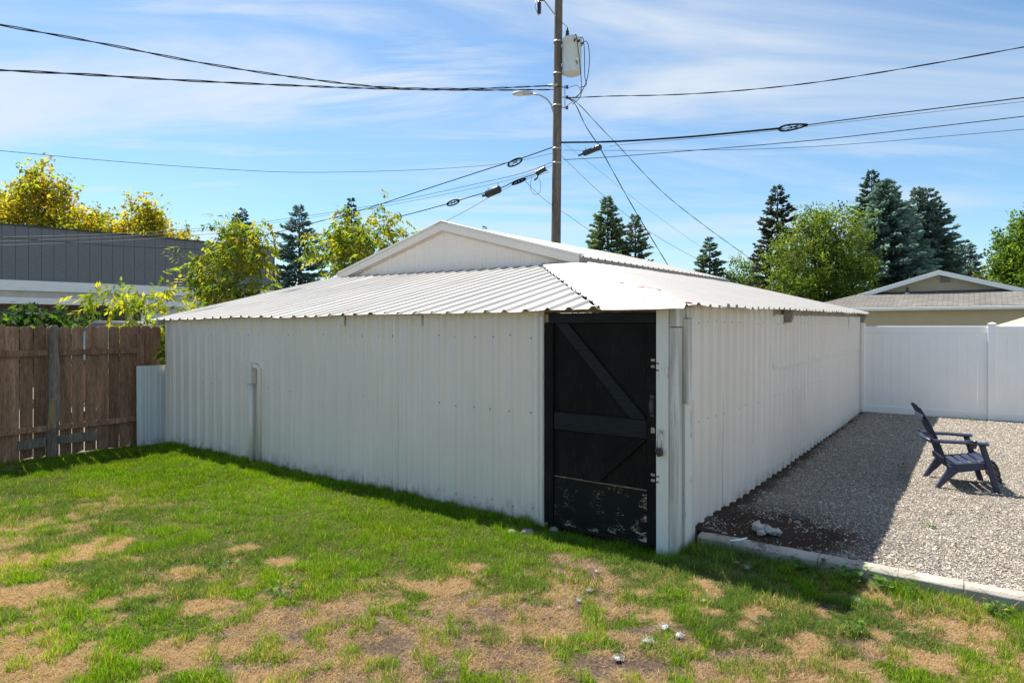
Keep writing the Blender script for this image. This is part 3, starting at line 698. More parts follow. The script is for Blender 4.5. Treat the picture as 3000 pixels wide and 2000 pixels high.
b = MB(); b.prism([(-.10, Z0 - .13), (.02, Z0 - .13), (.02, Z0 - .005), (-.12, Z0 - .015)], 2 * EH, 1, -EH); b.build('gutter', M['gutter'], HO, bevel=.006)
MB().box(.0, .55, -EH + .1, EH - .1, Z0 - .16, Z0 - .14).build('soffit', M['soffit'], HO)
z = 1.30
while z < 2.44:
    b = MB(); b.prism([(.50, z), (.47, z), (.485, z + .102), (.50, z + .102)], 2 * EH - .9, 1, -EH + .45); b.build('siding_board', M['siding'], HO); z += .104
MB().box(.502, 14.5, -EH + .45, EH - .45, 0, 2.46).build('wall', M['siding'], HO)

# little shed peeking over the white fence
GS = empty('garden_shed', (11.75, 13.4, -.20), R(-8), 'low garden shed with shallow beige roof edge behind the right end of white fence', 'shed')
b = MB(); b.prism([(-.8, 0), (2.4, 0), (2.4, 1.75), (.8, 2.26), (-.8, 1.75)], 2.0, 1, .1); b.build('wall', M['fascia'], GS)
for sg in (-1, 1):
    b = MB(); b.prism([(.8, 2.30), (.8, 2.36), (.8 + sg * 1.85, 1.77), (.8 + sg * 1.85, 1.71)], 2.3, 1, -.05); b.build('roof', M['soffit_wood'], GS)

# ------------------------------------------------------------------ charcoal building on the left
DB = empty('charcoal_building', (-17.4, 21.7, 0), math.atan2(.690, .7235), 'long charcoal panelled building with white fascia behind the wooden fence', 'building')
pan = MB().box(0, .352, -.03, 0, 3.43, 5.30); x = -3.6; me = None
while x < 9.4:
    if me is None:
        o0 = pan.build('wall_panel', M['charcoal'], DB, loc=(x, 0, 0)); me = o0.data
    else:
        o1 = bpy.data.objects.new('wall_panel', me); link(o1, DB); o1.location = (x, rnd.uniform(-.003, .003), 0)
    x += .362
MB().box(-3.7, 9.5, .002, 9, 2.62, 5.28).build('upper_storey', M['dark_fill'], DB)
MB().box(-3.75, 9.55, -.07, 9.1, 5.302, 5.345).build('roof_edge', M['can'], DB)
x = -3.6
while x < 9.5:
    MB().lathe([(.04, 0), (.04, .05)], (x, -.02, 5.345), 6).build('roof_rib', M['can'], DB); x += .38
MB().box(-3.7, 2.9, -.075, -.032, 3.07, 3.428).build('fascia_board', M['fascia'], DB, bevel=.004)
MB().box(2.905, 9.5, -.075, -.032, 3.07, 3.428).build('fascia_board', M['fascia'], DB, bevel=.004)
MB().box(-3.6, 9.4, -.01, .02, 2.845, 3.066).build('soffit_board', M['soffit'], DB, bevel=.004)
MB().box(-3.6, 9.4, -.03, .0, 2.615, 2.842).build('soffit_board', M['fascia'], DB)
MB().box(-3.6, 4.2, -.02, .20, 2.45, 2.612).build('beam', M['beam'], DB, bevel=.005)
for x in (-3.3, 3.87): MB().box(x - .06, x + .06, .06, .18, -.05, 2.45).build('post', M['fascia'], DB, bevel=.005)
MB().box(4.3, 9.4, .3, .4, -.05, 2.61).build('side_wall', M['fascia'], DB)
x = -3.6
while x < 6:
    b = MB(); b.box(x, x + .30, 6.0, 6.03, -.05, 2.6); b.box(x + .30, x + .34, 5.96, 6.03, -.05, 2.6); b.build('mint_panel', M['mint'], DB); x += .34

# ------------------------------------------------------------------ car behind the wooden fence
CA = empty('red_car', wpt(1.05, 12.1, 0), TH + R(90), 'dark red tall car parked behind the wooden fence', 'car')
# local x forward (towards +u), y left
b = MB()
prof = [(-2.15, .42), (-2.2, .7), (-2.15, 1.05), (-1.95, 1.12), (.85, 1.10), (1.9, .98), (2.15, .86), (2.2, .5), (2.1, .34), (-2.0, .34)]
b.prism(prof, 1.76, 1, -.88); b.build('body', M['carpaint'], CA, bevel=.06)
b = MB(); cab = [(-1.95, 1.10), (-1.75, 1.72), (-1.5, 1.90), (-.2, 1.93), (.05, 1.88), (.95, 1.09)]
V = [(x, y * (.86 if z < 1.2 else .72), z) for y in (-1, 1) for x, z in cab]; n = len(cab)
b.add(V, [tuple(range(n)), tuple(range(n, 2 * n))[::-1]] + [(i, n + i, n + (i + 1) % n, (i + 1) % n) for i in range(n)]); b.build('cabin', M['car_roof'], CA, bevel=.04)
for sg in (-1, 1):
    for xs in ([(-1.6, 1.18), (-1.5, 1.72), (-.75, 1.76), (-.75, 1.18)], [(-.68, 1.18), (-.68, 1.76), (-.12, 1.77), (.02, 1.72), (.62, 1.18)]):
        yy = lambda z: sg * (.872 - (z - 1.2) * .19)
        b = MB(); P = [(x, yy(z), z) for x, z in xs]; b.add(P if sg > 0 else P[::-1], [tuple(range(len(P)))]); b.build('side_window', M['glass'], CA, solid=.012)
b = MB(); b.add([(.96, -.76, 1.13), (.96, .76, 1.13), (.13, .66, 1.845), (.13, -.66, 1.845)], [(0, 1, 2, 3)]); b.build('windscreen', M['glass'], CA, solid=.02)
b = MB(); b.add([(-1.96, .76, 1.16), (-1.96, -.76, 1.16), (-1.765, -.66, 1.68), (-1.765, .66, 1.68)], [(0, 1, 2, 3)]); b.build('rear_window', M['glass'], CA, solid=.03)
for x in (-1.35, 1.35):
    for sg in (-1, 1):
        w = MB(); w.lathe([(.20, -.09), (.33, -.10), (.345, -.06), (.345, .06), (.33, .10), (.20, .09)], n=20); wo = w.build('wheel', M['tyre'], CA, loc=(x, sg * .80, .33), rot=(R(90), 0, 0))
        MB().lathe([(.05, -.112), (.20, -.10), (.21, 0), (.20, .10), (.05, .112)], n=12).build('rim', M['rim'], wo)
for sg in (-1, 1):
    MB().box(-2.225, -2.15, sg * .62 - .12, sg * .62 + .12, .78, 1.0).build('tail_lamp', M['tail'], CA, bevel=.01)
    MB().box(2.12, 2.205, sg * .60 - .16, sg * .60 + .16, .62, .80).build('headlight', M['cover'], CA, bevel=.01)

# ------------------------------------------------------------------ foliage builders
def nrm(a): return a / np.maximum(np.linalg.norm(a, axis=-1, keepdims=True), 1e-9)
def kites(name, P, D, N, L, Wd, C, mat, parent, bend=.25, mid=.45):
    """leaf-shaped kites: base P, direction D, normal N, length L, width Wd, colour C"""
    D = nrm(D); Sd = nrm(np.cross(D, N)); N2 = np.cross(Sd, D); L = L[:, None]; Wd = Wd[:, None]
    a = P; b = P + D * L * mid + Sd * Wd * .5; c = P + D * L - N2 * L * bend; d = P + D * L * mid - Sd * Wd * .5
    V = np.stack([a, b, c, d], 1).reshape(-1, 3); n = len(P)
    idx = (np.arange(n)[:, None] * 4 + np.array([0, 1, 2, 0, 2, 3])[None]).ravel()
    return np_mesh(name, V, np.full(2 * n, 3), idx, mat, np.repeat(C, 4, 0), parent)
def pick(cols, n, r, jit=.18):
    cols = np.array([c[:3] for c in cols]); w = np.array([1.] * len(cols)); i = r.integers(0, len(cols), n)
    return cols[i] * (1 + (r.random((n, 1)) - .5) * 2 * jit)
def conifer(name, label, x, y, h, r, seed, cols, tipcol, droop=.25, dens=1., spray=.34, clear=.03, slim=.85, top=None, tops=1):
    T = empty(name, (x, y, 0), 0, label, 'tree', 'conifers beyond the shed'); q = np.random.default_rng(seed)
    MB().tube([(0, 0, -.1), (.05, .02, h * .5), (0, 0, h * .985)], [h * .016 + .06, h * .010 + .03, .015], 8).build('trunk', M['bark'], T)
    nw = int(h / .36); per_ = max(6, int(11 * dens)); nb = nw * per_; f = clear + (1 - clear) * (np.repeat(np.arange(nw), per_) + .5 + .30 * q.normal(size=nb)) / nw; f = np.clip(f, .01, .995)
    az = np.arange(nb) * 2.39996 + q.random(nb) * .7
    ln = (r * (1 - f) ** slim * (.62 + .55 * q.random(nb)) + .10) * (1 + .12 * np.sin(az * 3 + seed))
    PP, DD, CC, SZ = [], [], [], []
    for i in range(nb):
        L = ln[i]; n = int((7 + L * 15) * dens ** .3); t = .12 + .88 * q.random(n) ** .75
        d = np.array([math.cos(az[i]), math.sin(az[i])]); up = (f[i] - .35) * .7
        zz = f[i] * h + L * (up * t - droop * t + droop * .75 * t ** 2.2)
        lat = (q.random(n) - .5) * 2 * (1 - t) * .36 * L + (q.random(n) - .5) * .12
        base = np.stack([d[0] * L * t - d[1] * lat, d[1] * L * t + d[0] * lat, zz + (q.random(n) - .5) * .10], 1)
        sgn = np.sign(lat)
        dv = np.stack([d[0] - d[1] * sgn * .9 * q.random(n), d[1] + d[0] * sgn * .9 * q.random(n), (q.random(n) - .62) * .7 + up * .4], 1)
        PP.append(base); DD.append(dv)
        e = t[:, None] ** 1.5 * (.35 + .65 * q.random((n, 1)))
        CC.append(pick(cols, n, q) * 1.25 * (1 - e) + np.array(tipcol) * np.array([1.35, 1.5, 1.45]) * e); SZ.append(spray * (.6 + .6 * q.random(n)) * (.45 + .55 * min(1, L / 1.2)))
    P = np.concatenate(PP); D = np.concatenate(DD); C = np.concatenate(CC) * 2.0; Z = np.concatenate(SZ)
    N = nrm(q.normal(size=P.shape) * .5 + np.array([0, 0, 1.]))
    Pa = np.concatenate([P, P, P]); Da = np.concatenate([D, D, D + q.normal(size=D.shape) * .45]); Na = np.concatenate([N, np.cross(nrm(D), N), nrm(q.normal(size=P.shape))]); Ca = np.concatenate([C, C * .85, C]); Za = np.concatenate([Z, Z, Z * .8])
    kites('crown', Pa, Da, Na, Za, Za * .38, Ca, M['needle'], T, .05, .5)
    if tops > 1:
        pass
    return T
def limbs(q, h, spread, nprim, start=.25, trunk_r=.1, lean=(0, 0), nsec=3, up=.75, wob=.05):
    """returns tubes [(pts, radii)] and twig points/dirs"""
    tubes = []; tips = []; tn = 7
    tr = np.array([[lean[0] * t + wob * h * (q.random() - .5) * (t > 0), lean[1] * t + wob * h * (q.random() - .5) * (t > 0), h * .92 * t] for t in np.linspace(0, 1, tn)])
    tubes.append((tr, list(np.linspace(trunk_r, trunk_r * .16, tn))))
    for i in range(nprim):
        f = start + (.97 - start) * (i + q.random()) / nprim; k = f * (tn - 1); a = int(min(k, tn - 2)); p = tr[a] + (tr[a + 1] - tr[a]) * (k - a)
        az = i * 2.4 + q.random() * .8; L = spread * (1.05 - .62 * f) * (.7 + .5 * q.random())
        d = np.array([math.cos(az), math.sin(az), up * (.5 + .8 * q.random())]); d /= np.linalg.norm(d)
        pts = [p]
        for s in range(4):
            d = d + q.normal(size=3) * .16 + np.array([0, 0, .03]); d /= np.linalg.norm(d); pts.append(pts[-1] + d * L / 4)
        r0 = trunk_r * (.5 - .28 * f); tubes.append((np.array(pts), list(np.linspace(r0, r0 * .25, 5))))
        for s in range(2, 5): tips.append((pts[s], d))
        for j in range(nsec):
            m_ = 1 + j % 3; d2 = d + q.normal(size=3) * .65; d2[2] = abs(d2[2]) * .5 - .05; d2 /= np.linalg.norm(d2); l2 = L * (.3 + .3 * q.random())
            e = pts[m_ + 1]; pt2 = [e, e + d2 * l2 * .5, e + d2 * l2 + np.array([0, 0, -.06 * l2])]
            tubes.append((np.array(pt2), [r0 * .35, r0 * .25, r0 * .12])); tips += [(pt2[1], d2), (pt2[2], d2)]
    return tubes, tips
def compound_tree(name, label, loc, h, spread, seed, cols, nprim=12, leaf=.105, per=3, bark='pale_bark', start=.3, lean=(0, 0), trunk_r=.06, group=None, leaflets=7, jitter=.16, up=.75, nsec=3, squash=1.):
    T = empty(name, loc, 0, label, 'tree' if h > 2.2 else 'shrub', group); q = np.random.default_rng(seed)
    tubes, tips = limbs(q, h, spread, nprim, start, trunk_r, lean, nsec, up)
    mb = MB()
    for p, r in tubes: mb.tube(p, r, 6)
    mb.build('trunk', M[bark], T)
    PP, DD, NN, LL, CC = [], [], [], [], []
    for p, d in tips:
        for j in range(per):
            o_ = p + q.normal(size=3) * jitter; rd = nrm(d * .5 + q.normal(size=3) * .8 + np.array([0, 0, -.1])); rl = leaf * 2.1 * (.7 + .6 * q.random())
            cc = np.array(cols[q.integers(0, len(cols))]) * (.75 + .5 * q.random()); sd = nrm(np.cross(rd, q.normal(size=3)))
            for k in range(leaflets):
                t = (k // 2 + 1) / (leaflets // 2 + 1); sg = (-1, 1)[k % 2]; last = k == leaflets - 1
                bp = o_ + rd * rl * t + np.array([0, 0, -.25 * rl * t * t])
                dd = rd + (0 if last else 1) * sd * sg * .9 + np.array([0, 0, -.55 - .3 * q.random()])
                PP.append(bp); DD.append(dd); NN.append(np.array([0, 0, 1.]) + q.normal(size=3) * .45); LL.append(leaf * (.75 + .5 * q.random())); CC.append(cc * (.85 + .3 * q.random()))
    P = np.array(PP); L = np.array(LL)
    kites('crown', P, np.array(DD), np.array(NN), L, L * .40, np.array(CC), M['leaf'], T, .12, .42)
    return T
def broadleaf(name, label, loc, h, blobs, seed, cols, n, leaf=.13, cat='tree', group=None, trunk_r=.22, cl=.32, shell=.55, bark='bark'):
    """blobs: (cx, cy, cz, rx, ry, rz) in the tree's own frame"""
    T = empty(name, loc, 0, label, cat, group); q = np.random.default_rng(seed)
    mb = MB(); top = max(b[2] for b in blobs)
    mb.tube([(0, 0, -.1), (.1, 0, top * .45), (.05, .1, top * .9)], [trunk_r, trunk_r * .7, trunk_r * .25], 8)
    for b in blobs:
        mb.tube([(.05, 0, top * .35), (b[0] * .5, b[1] * .5, (top * .35 + b[2]) * .5 + .2), (b[0], b[1], b[2])], [trunk_r * .5, trunk_r * .33, trunk_r * .1], 6)
        for j in range(5):
            d = nrm(q.normal(size=3)); mb.tube([(b[0], b[1], b[2] - b[5] * .3), (b[0] + d[0] * b[3] * .8, b[1] + d[1] * b[4] * .8, b[2] + abs(d[2]) * b[5] * .8)], [trunk_r * .2, .015], 5)
    mb.build('trunk', M[bark], T)
    vol = np.array([b[3] * b[4] * b[5] for b in blobs]) ** .75; vol /= vol.sum(); P = []; Cc = []
    per = 26
    for b, w in zip(blobs, vol):
        nc = max(4, int(n * w / per)); d = nrm(q.normal(size=(nc, 3))); rr = 1 - (1 - q.random((nc, 1)) ** .6) * shell * 1.2
        rr = rr * (1 + .22 * np.sin(d[:, :1] * 5 + seed) * np.cos(d[:, 1:2] * 4 + d[:, 2:] * 5))
        c = np.array(b[:3]) + d * rr * np.array(b[3:6])
        tw = nrm(d * .6 + q.normal(size=(nc, 3)) * .45 + np.array([0, 0, .35])); tl_ = cl * 2.6 * (.5 + q.random((nc, 1, 1)))
        pts = c[:, None] + tw[:, None] * tl_ * (q.random((nc, per, 1)) - .35) + np.clip(q.normal(size=(nc, per, 3)), -1.6, 1.6) * cl * .34
        cc = pick(cols, nc, q, .38)[:, None] * (1 + (q.random((nc, per, 1)) - .5) * .45); P.append(pts.reshape(-1, 3)); Cc.append(cc.reshape(-1, 3))
    P = np.concatenate(P); C = np.concatenate(Cc); k = P[:, 2] > .1; P = P[k]; C = C[k]; m_ = len(P)
    D = nrm(q.normal(size=(m_, 3)) + np.array([0, 0, -.35])); N = nrm(q.normal(size=(m_, 3)) * .8 + np.array([0, 0, 1.])); L = leaf * (.65 + .7 * q.random(m_))
    kites('crown', P, D, N, L, L * .62, C, M['leaf'], T, .15, .5)
    return T

# ------------------------------------------------------------------ trees
DG = [(.020, .036, .020), (.028, .045, .022), (.016, .028, .016)]
BG = [(.040, .060, .052), (.052, .075, .066), (.030, .045, .038)]
KB_ = [(.020, .026, .016), (.030, .032, .022), (.018, .022, .014)]
conifer('spruce_tree', 'dark spruce top rising just behind the yellow trees', -20.3, 48, 10.8, 2.6, 1, DG, (.06, .085, .05), dens=.8)
conifer('spruce_tree', 'dark green spruce behind the yellow-green tree nearest the charcoal building', -17.2, 40, 8.9, 2.6, 2, DG, (.05, .075, .04), dens=.9)
conifer('blue_spruce', 'grey-blue spruce between the two yellow-green trees', -10.7, 32, 7.9, 2.9, 3, BG, (.13, .17, .155), dens=1.2, spray=.30, slim=.9)
conifer('spruce_tree', 'tall narrow double-tipped spruce behind the tree left of the gable', -10.6, 42, 10.3, 2.0, 4, DG, (.08, .10, .07), dens=.9)
conifer('spruce_tree', 'tiny spruce tip poking above the shed ridge', -2.6, 60, 11.3, 2.5, 5, DG, (.06, .085, .05), dens=.5)
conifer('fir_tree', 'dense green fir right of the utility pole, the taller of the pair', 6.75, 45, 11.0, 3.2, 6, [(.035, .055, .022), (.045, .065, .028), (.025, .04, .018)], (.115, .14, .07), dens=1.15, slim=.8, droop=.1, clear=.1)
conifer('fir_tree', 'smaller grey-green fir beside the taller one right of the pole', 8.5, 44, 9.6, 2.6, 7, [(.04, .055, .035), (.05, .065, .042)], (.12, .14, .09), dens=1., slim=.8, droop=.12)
conifer('spruce_tree', 'small green spruce standing alone above the end of the shed ridge', 15.5, 50, 8.9, 3.0, 8, [(.03, .05, .028), (.04, .06, .034)], (.10, .125, .08), dens=1.)
conifer('spruce_tree', 'slim dark brownish spruce behind the light green tree', 17.5, 42, 11.15, 2.7, 9, KB_, (.055, .052, .035), dens=.95, slim=.75, droop=.35)
conifer('fir_tree', 'tallest dark fir at the left of the blue spruce clump', 27.1, 48, 13.6, 3.2, 10, DG, (.06, .085, .055), dens=1., slim=.75, droop=.05)
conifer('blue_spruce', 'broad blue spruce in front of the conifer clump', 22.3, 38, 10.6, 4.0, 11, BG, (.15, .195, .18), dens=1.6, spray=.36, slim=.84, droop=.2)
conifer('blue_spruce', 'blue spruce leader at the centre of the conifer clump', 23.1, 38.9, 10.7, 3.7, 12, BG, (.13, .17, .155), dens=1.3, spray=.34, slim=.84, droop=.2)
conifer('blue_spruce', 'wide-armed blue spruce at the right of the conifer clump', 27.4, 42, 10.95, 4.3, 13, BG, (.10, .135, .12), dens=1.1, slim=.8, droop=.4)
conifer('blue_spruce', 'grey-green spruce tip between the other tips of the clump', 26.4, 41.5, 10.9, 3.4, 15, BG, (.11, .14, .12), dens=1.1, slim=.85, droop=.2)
conifer('blue_spruce', 'small blue spruce standing right of the house gable', 37.0, 52, 8.9, 2.9, 14, BG, (.11, .145, .135), dens=.95, slim=.7)
GR = [(.12, .19, .03), (.17, .255, .035), (.24, .31, .045), (.075, .125, .03), (.15, .18, .06)]
GD = [(.105, .185, .03), (.15, .245, .035), (.19, .29, .04), (.07, .125, .025)]
YL = [(.48, .40, .04), (.44, .40, .045), (.36, .38, .04), (.52, .40, .04), (.28, .33, .035), (.46, .31, .04)]
broadleaf('leafy_tree', 'big light green leafy tree between the dark spruce and the conifer clump', (16.4, 34, 0), 8.6, [(-.6, 0, 5.2, 2.0, 2.2, 2.5), (.9, 0, 6.2, 1.7, 1.9, 2.2), (1.2, .2, 3.9, 2.0, 2, 2.0), (-1.3, -.3, 3.6, 1.7, 1.8, 1.7), (0, 0, 2.6, 2.6, 2.4, 1.3), (-.3, .2, 7.0, 1.0, 1.2, 1.3)], 31, GR, 42000, .13, shell=.62)
broadleaf('leafy_tree', 'round dark green tree low beside the small lone spruce', (18.2, 50, 0), 7.4, [(0, 0, 5.0, 1.7, 1.7, 2.3), (.9, .2, 4.0, 1.5, 1.5, 1.6), (-.9, 0, 3.6, 1.3, 1.5, 1.6)], 32, GD, 12000, .16)
broadleaf('leafy_tree', 'large green tree cut off by the right edge behind the house', (30.2, 36, 0), 9.5, [(0, 0, 5.4, 2.5, 2.5, 2.9), (1.0, 0, 6.9, 1.9, 2.2, 2.3), (-1.2, 0, 4.2, 1.9, 2.0, 2.0), (-.4, -.5, 3.0, 2.3, 2.2, 1.4)], 33, GD + [(.12, .2, .03)], 60000, .17, shell=.5)
broadleaf('orange_shrub', 'small orange-yellow shrub beside the small blue spruce', (33.2, 45, 0), 5.4, [(0, 0, 4.6, .75, .75, .8), (.5, 0, 4.1, .7, .7, .7), (0, 0, 3.2, .9, .9, .9)], 34, [(.42, .25, .05), (.36, .27, .06), (.30, .24, .05)], 3500, .13, trunk_r=.08)
broadleaf('yellow_tree', 'tallest golden yellow tree above the charcoal roof at the left edge', (-23.0, 31, 0), 10, [(-.4, 0, 6.4, 2.3, 2.2, 2.3), (.3, 0, 8.3, 1.2, 1.3, 1.7), (-2.2, 0, 6.8, 2.0, 2, 2), (1.6, 0, 6.0, 1.7, 1.7, 1.7), (-1, .2, 4.6, 2.6, 2.5, 1.5), (2.6, 0, 5.4, 1.6, 1.5, 1.2)], 35, YL, 30000, .18, shell=.8, cl=.36)
broadleaf('yellow_tree', 'golden yellow tree in the middle of the row above the charcoal roof', (-19.0, 31, 0), 8.5, [(-.9, 0, 5.8, 1.8, 1.8, 1.6), (.9, 0, 6.1, 1.2, 1.4, 1.9), (1.3, 0, 7.2, .6, .6, .9), (0, 0, 4.8, 2, 2, 1.3), (2.0, 0, 5.4, 1.2, 1.2, 1.3), (-2.0, 0, 5.2, 1.2, 1.2, 1.2)], 36, YL, 21000, .18, shell=.85, cl=.36)
broadleaf('yellow_tree', 'low yellow-green tree at the right end above the charcoal roof', (-17.0, 33, 0), 7.2, [(-.4, 0, 5.4, 1.3, 1.4, 1.4), (1.2, 0, 4.9, 1.1, 1.2, .9), (.2, 0, 4.4, 1.8, 1.5, .9), (-1.3, 0, 4.8, 1.1, 1.1, 1.2)], 37, [(.36, .32, .03), (.28, .29, .03), (.22, .25, .03), (.42, .3, .03)], 15000, .17, shell=.85, cl=.36)
BX = [(.29, .34, .03), (.23, .30, .03), (.14, .23, .025), (.36, .37, .035), (.10, .17, .025), (.38, .32, .035)]
compound_tree('young_maple', 'yellow-green young tree with pale trunk beside the charcoal building', (-6.75, 15, 0), 4.3, 1.05, 51, BX, 20, .14, 4, lean=(.35, 0), trunk_r=.055, start=.42, group='young yellow-green trees behind the shed')
compound_tree('young_maple', 'yellow-green young tree just left of the shed gable', (-3.9, 17, 0), 4.8, 1.9, 52, BX, 22, .145, 5, lean=(.1, 0), trunk_r=.06, start=.45, group='young yellow-green trees behind the shed')
compound_tree('sapling', 'bright yellow-green sapling growing behind the fence corner', (-6.05, 10.95, 0), 2.5, 1.35, 53, [(.36, .38, .03), (.28, .35, .03), (.17, .27, .025), (.44, .41, .035)], 14, .12, 3, lean=(-.25, 0), trunk_r=.035, start=.3, jitter=.12, nsec=2, up=.55)
compound_tree('shrub', 'green leafy shoot squeezed between fence post and shed corner', (-5.45, 10.35, 0), 1.75, .55, 54, [(.10, .19, .02), (.07, .14, .018), (.16, .25, .02)], 12, .10, 3, bark='bark', trunk_r=.02, start=.35, jitter=.1, nsec=2)
broadleaf('dark_shrub', 'dark green big-leaved shrub under the charcoal building beam', (-12.3, 15.9, 0), 2.2, [(-.6, 0, 1.35, 1.4, .9, .85), (.5, 0, 1.55, 1.0, .8, .55), (1.5, 0, 1.85, .7, .4, .22), (-1.9, 0, 1.35, 1.2, .9, .85)], 55, [(.05, .11, .03), (.035, .08, .025), (.09, .17, .03), (.03, .06, .02)], 5200, .19, 'shrub', cl=.22, trunk_r=.05)

# ------------------------------------------------------------------ utility pole
PX, PY = 1.41, 20.0
UP = empty('utility_pole', (PX, PY, 0), 0, 'tall weathered wooden utility pole standing behind the shed', 'utility pole')
lean = .0145
def pp(z): return Vector(((z - 4.5) * .0112 - .03, 0, z))
MB().tube([pp(z) for z in (-.2, 3, 6, 9, 12, 14)], [.165, .155, .146, .136, .125, .118], 18).build('shaft', M['pole'], UP)
rk = MB(); c = pp(9.0) + Vector((.16, -.1, 0)); rk.box(c.x + .05, c.x + .075, c.y - .02, c.y + .02, 8.62, 9.36)
for z in (8.66, 8.98, 9.3): rk.bar((c.x - .05, c.y, z), (c.x + .12, c.y, z), .03, .03)
RK = rk.build('insulator_rack', M['galv'], UP)
for z in (8.66, 8.98, 9.3): MB().lathe([(.03, -.05), (.045, -.04), (.03, 0), (.045, .04), (.03, .05)], (c.x + .13, c.y, z), 10).build('spool_insulator', M['insulator'], RK)
MB().tube([pp(9.35) + Vector((0, -.16, 0)), pp(9.35) + Vector((-.30, -.12, -.02))], .04, 8).build('wire_clamp', M['galv'], UP)
bd = MB(); 
for z in (10.75, 9.75, 8.75, 7.4, 6.95): bd.lathe([(.150, z - .025), (.152, z + .025)], (pp(z).x, 0, 0), 18)
bd.build('steel_bands', M['galv'], UP)
# fuse cutout on its arm, top left
FC = empty('fuse_cutout', (PX + .07 - .13, PY - .10, 12.0), 0, 'ribbed black fuse cutout on a short arm at the pole top', 'fuse cutout')
MB().bar((.02, 0, -.48), (-.36, 0, .02), .035, .035).build('arm', M['galv'], FC)
MB().box(-.52, -.34, -.04, .04, .0, .10).build('bracket', M['rust'], FC)
ins = []
for k in range(7): ins += [(.035, -.05 - k * .05), (.07, -.075 - k * .05)]
MB().lathe([(.03, .12)] + ins + [(.03, -.42)], (-.50, 0, 0), 12).build('insulator', M['insulator'], FC)
MB().tube([(-.60, 0, .08), (-.63, 0, -.22), (-.52, 0, -.47)], .012, 6).build('fuse_tube', M['galv'], FC)
# transformer
TR = empty('transformer', (PX + .46, PY - .12, 9.70), 0, 'pale grey cylindrical transformer hung on the right of the pole', 'transformer')
MB().lathe([(.24, 0), (.295, .01), (.30, .05), (.30, 1.0), (.315, 1.005), (.315, 1.06), (.28, 1.10), (.12, 1.13), (.02, 1.135)], n=28).build('tank', M['transformer'], TR)
bs = [(.035, 0), (.035, .03)]
for k in range(4): bs += [(.075 - k * .006, .04 + k * .055), (.04, .065 + k * .055)]
MB().lathe(bs + [(.02, .30), (.012, .34)], (-.14, 0, 1.115), 12).build('bushing', M['insulator'], TR)
MB().box(-.345, -.295, -.08, .16, .2, .3).build('hanger', M['galv'], TR); MB().box(-.345, -.295, -.08, .16, .8, .9).build('hanger', M['galv'], TR)
for a in (-80, -55, -20):
    MB().tube([(.29 * math.cos(R(a)), .29 * math.sin(R(a)), .90), (.37 * math.cos(R(a)), .37 * math.sin(R(a)), .92)], .03, 8).build('terminal', M['insulator'], TR)
MB().box(.10, .20, -.302, -.285, .33, .40).build('number_plate', M['fascia'], TR)
# printed number 75 on the tank
def digit(segs, x0, z0, s):
    mb = MB(); y = -.306
    co_ = {'a': ((0, 2), (1, 2)), 'b': ((1, 1), (1, 2)), 'c': ((1, 0), (1, 1)), 'd': ((0, 0), (1, 0)), 'e': ((0, 0), (0, 1)), 'f': ((0, 1), (0, 2)), 'g': ((0, 1), (1, 1))}
    for k in segs:
        (a, b_), (c_, d_) = co_[k]; mb.bar((x0 + a * s * .8, y + .012 * (x0 > .1), z0 + b_ * s), (x0 + c_ * s * .8, y + .012 * (x0 > .1), z0 + d_ * s), .004, .010)
    return mb
digit('abc', .075, .20, .04).build('painted_number', M['black'], TR); digit('afgcd', .125, .20, .04).build('painted_number', M['black'], TR)
# street lamp
SLp = empty('street_lamp', (PX - .12, PY - .05, 8.55), 0, 'grey street lamp on a curved arm on the left of the pole', 'street lamp')
MB().tube([(.06, 0, -.12), (.0, 0, 0), (-.06, 0, .22), (-.2, 0, .40), (-.42, 0, .52), (-.66, 0, .56)], .026, 8).build('arm', M['galv'], SLp)
hd = MB(); sec = [(-.64, .045, .05, .0), (-.72, .10, .07, 0), (-.9, .14, .08, 0), (-1.12, .13, .065, -.01), (-1.24, .08, .045, -.02), (-1.28, .02, .02, -.025)]; V = []
for x, w, hh, dz in sec:
    for k in range(10): a = 2 * math.pi * k / 10; V.append((x, math.cos(a) * w, .575 + dz + math.sin(a) * hh * (.8 if math.sin(a) < 0 else 1)))
hd.add(V, [(i * 10 + k, i * 10 + (k + 1) % 10, (i + 1) * 10 + (k + 1) % 10, (i + 1) * 10 + k) for i in range(5) for k in range(10)] + [tuple(range(10))[::-1], tuple(range(50, 60))], True)
HDo = hd.build('lamp_head', M['lamp_grey'], SLp)
b = MB(); b.lathe([(.04, -.045), (.09, -.02), (.10, .0)], (0, 0, 0), 12); b.build('lens', M['cover'], HDo, loc=(-1.06, 0, .535)).scale = (1.5, 1, 1)
MB().lathe([(.04, 0), (.04, .05), (.02, .06)], (-.80, 0, .65), 8).build('photocell', M['can'], SLp)

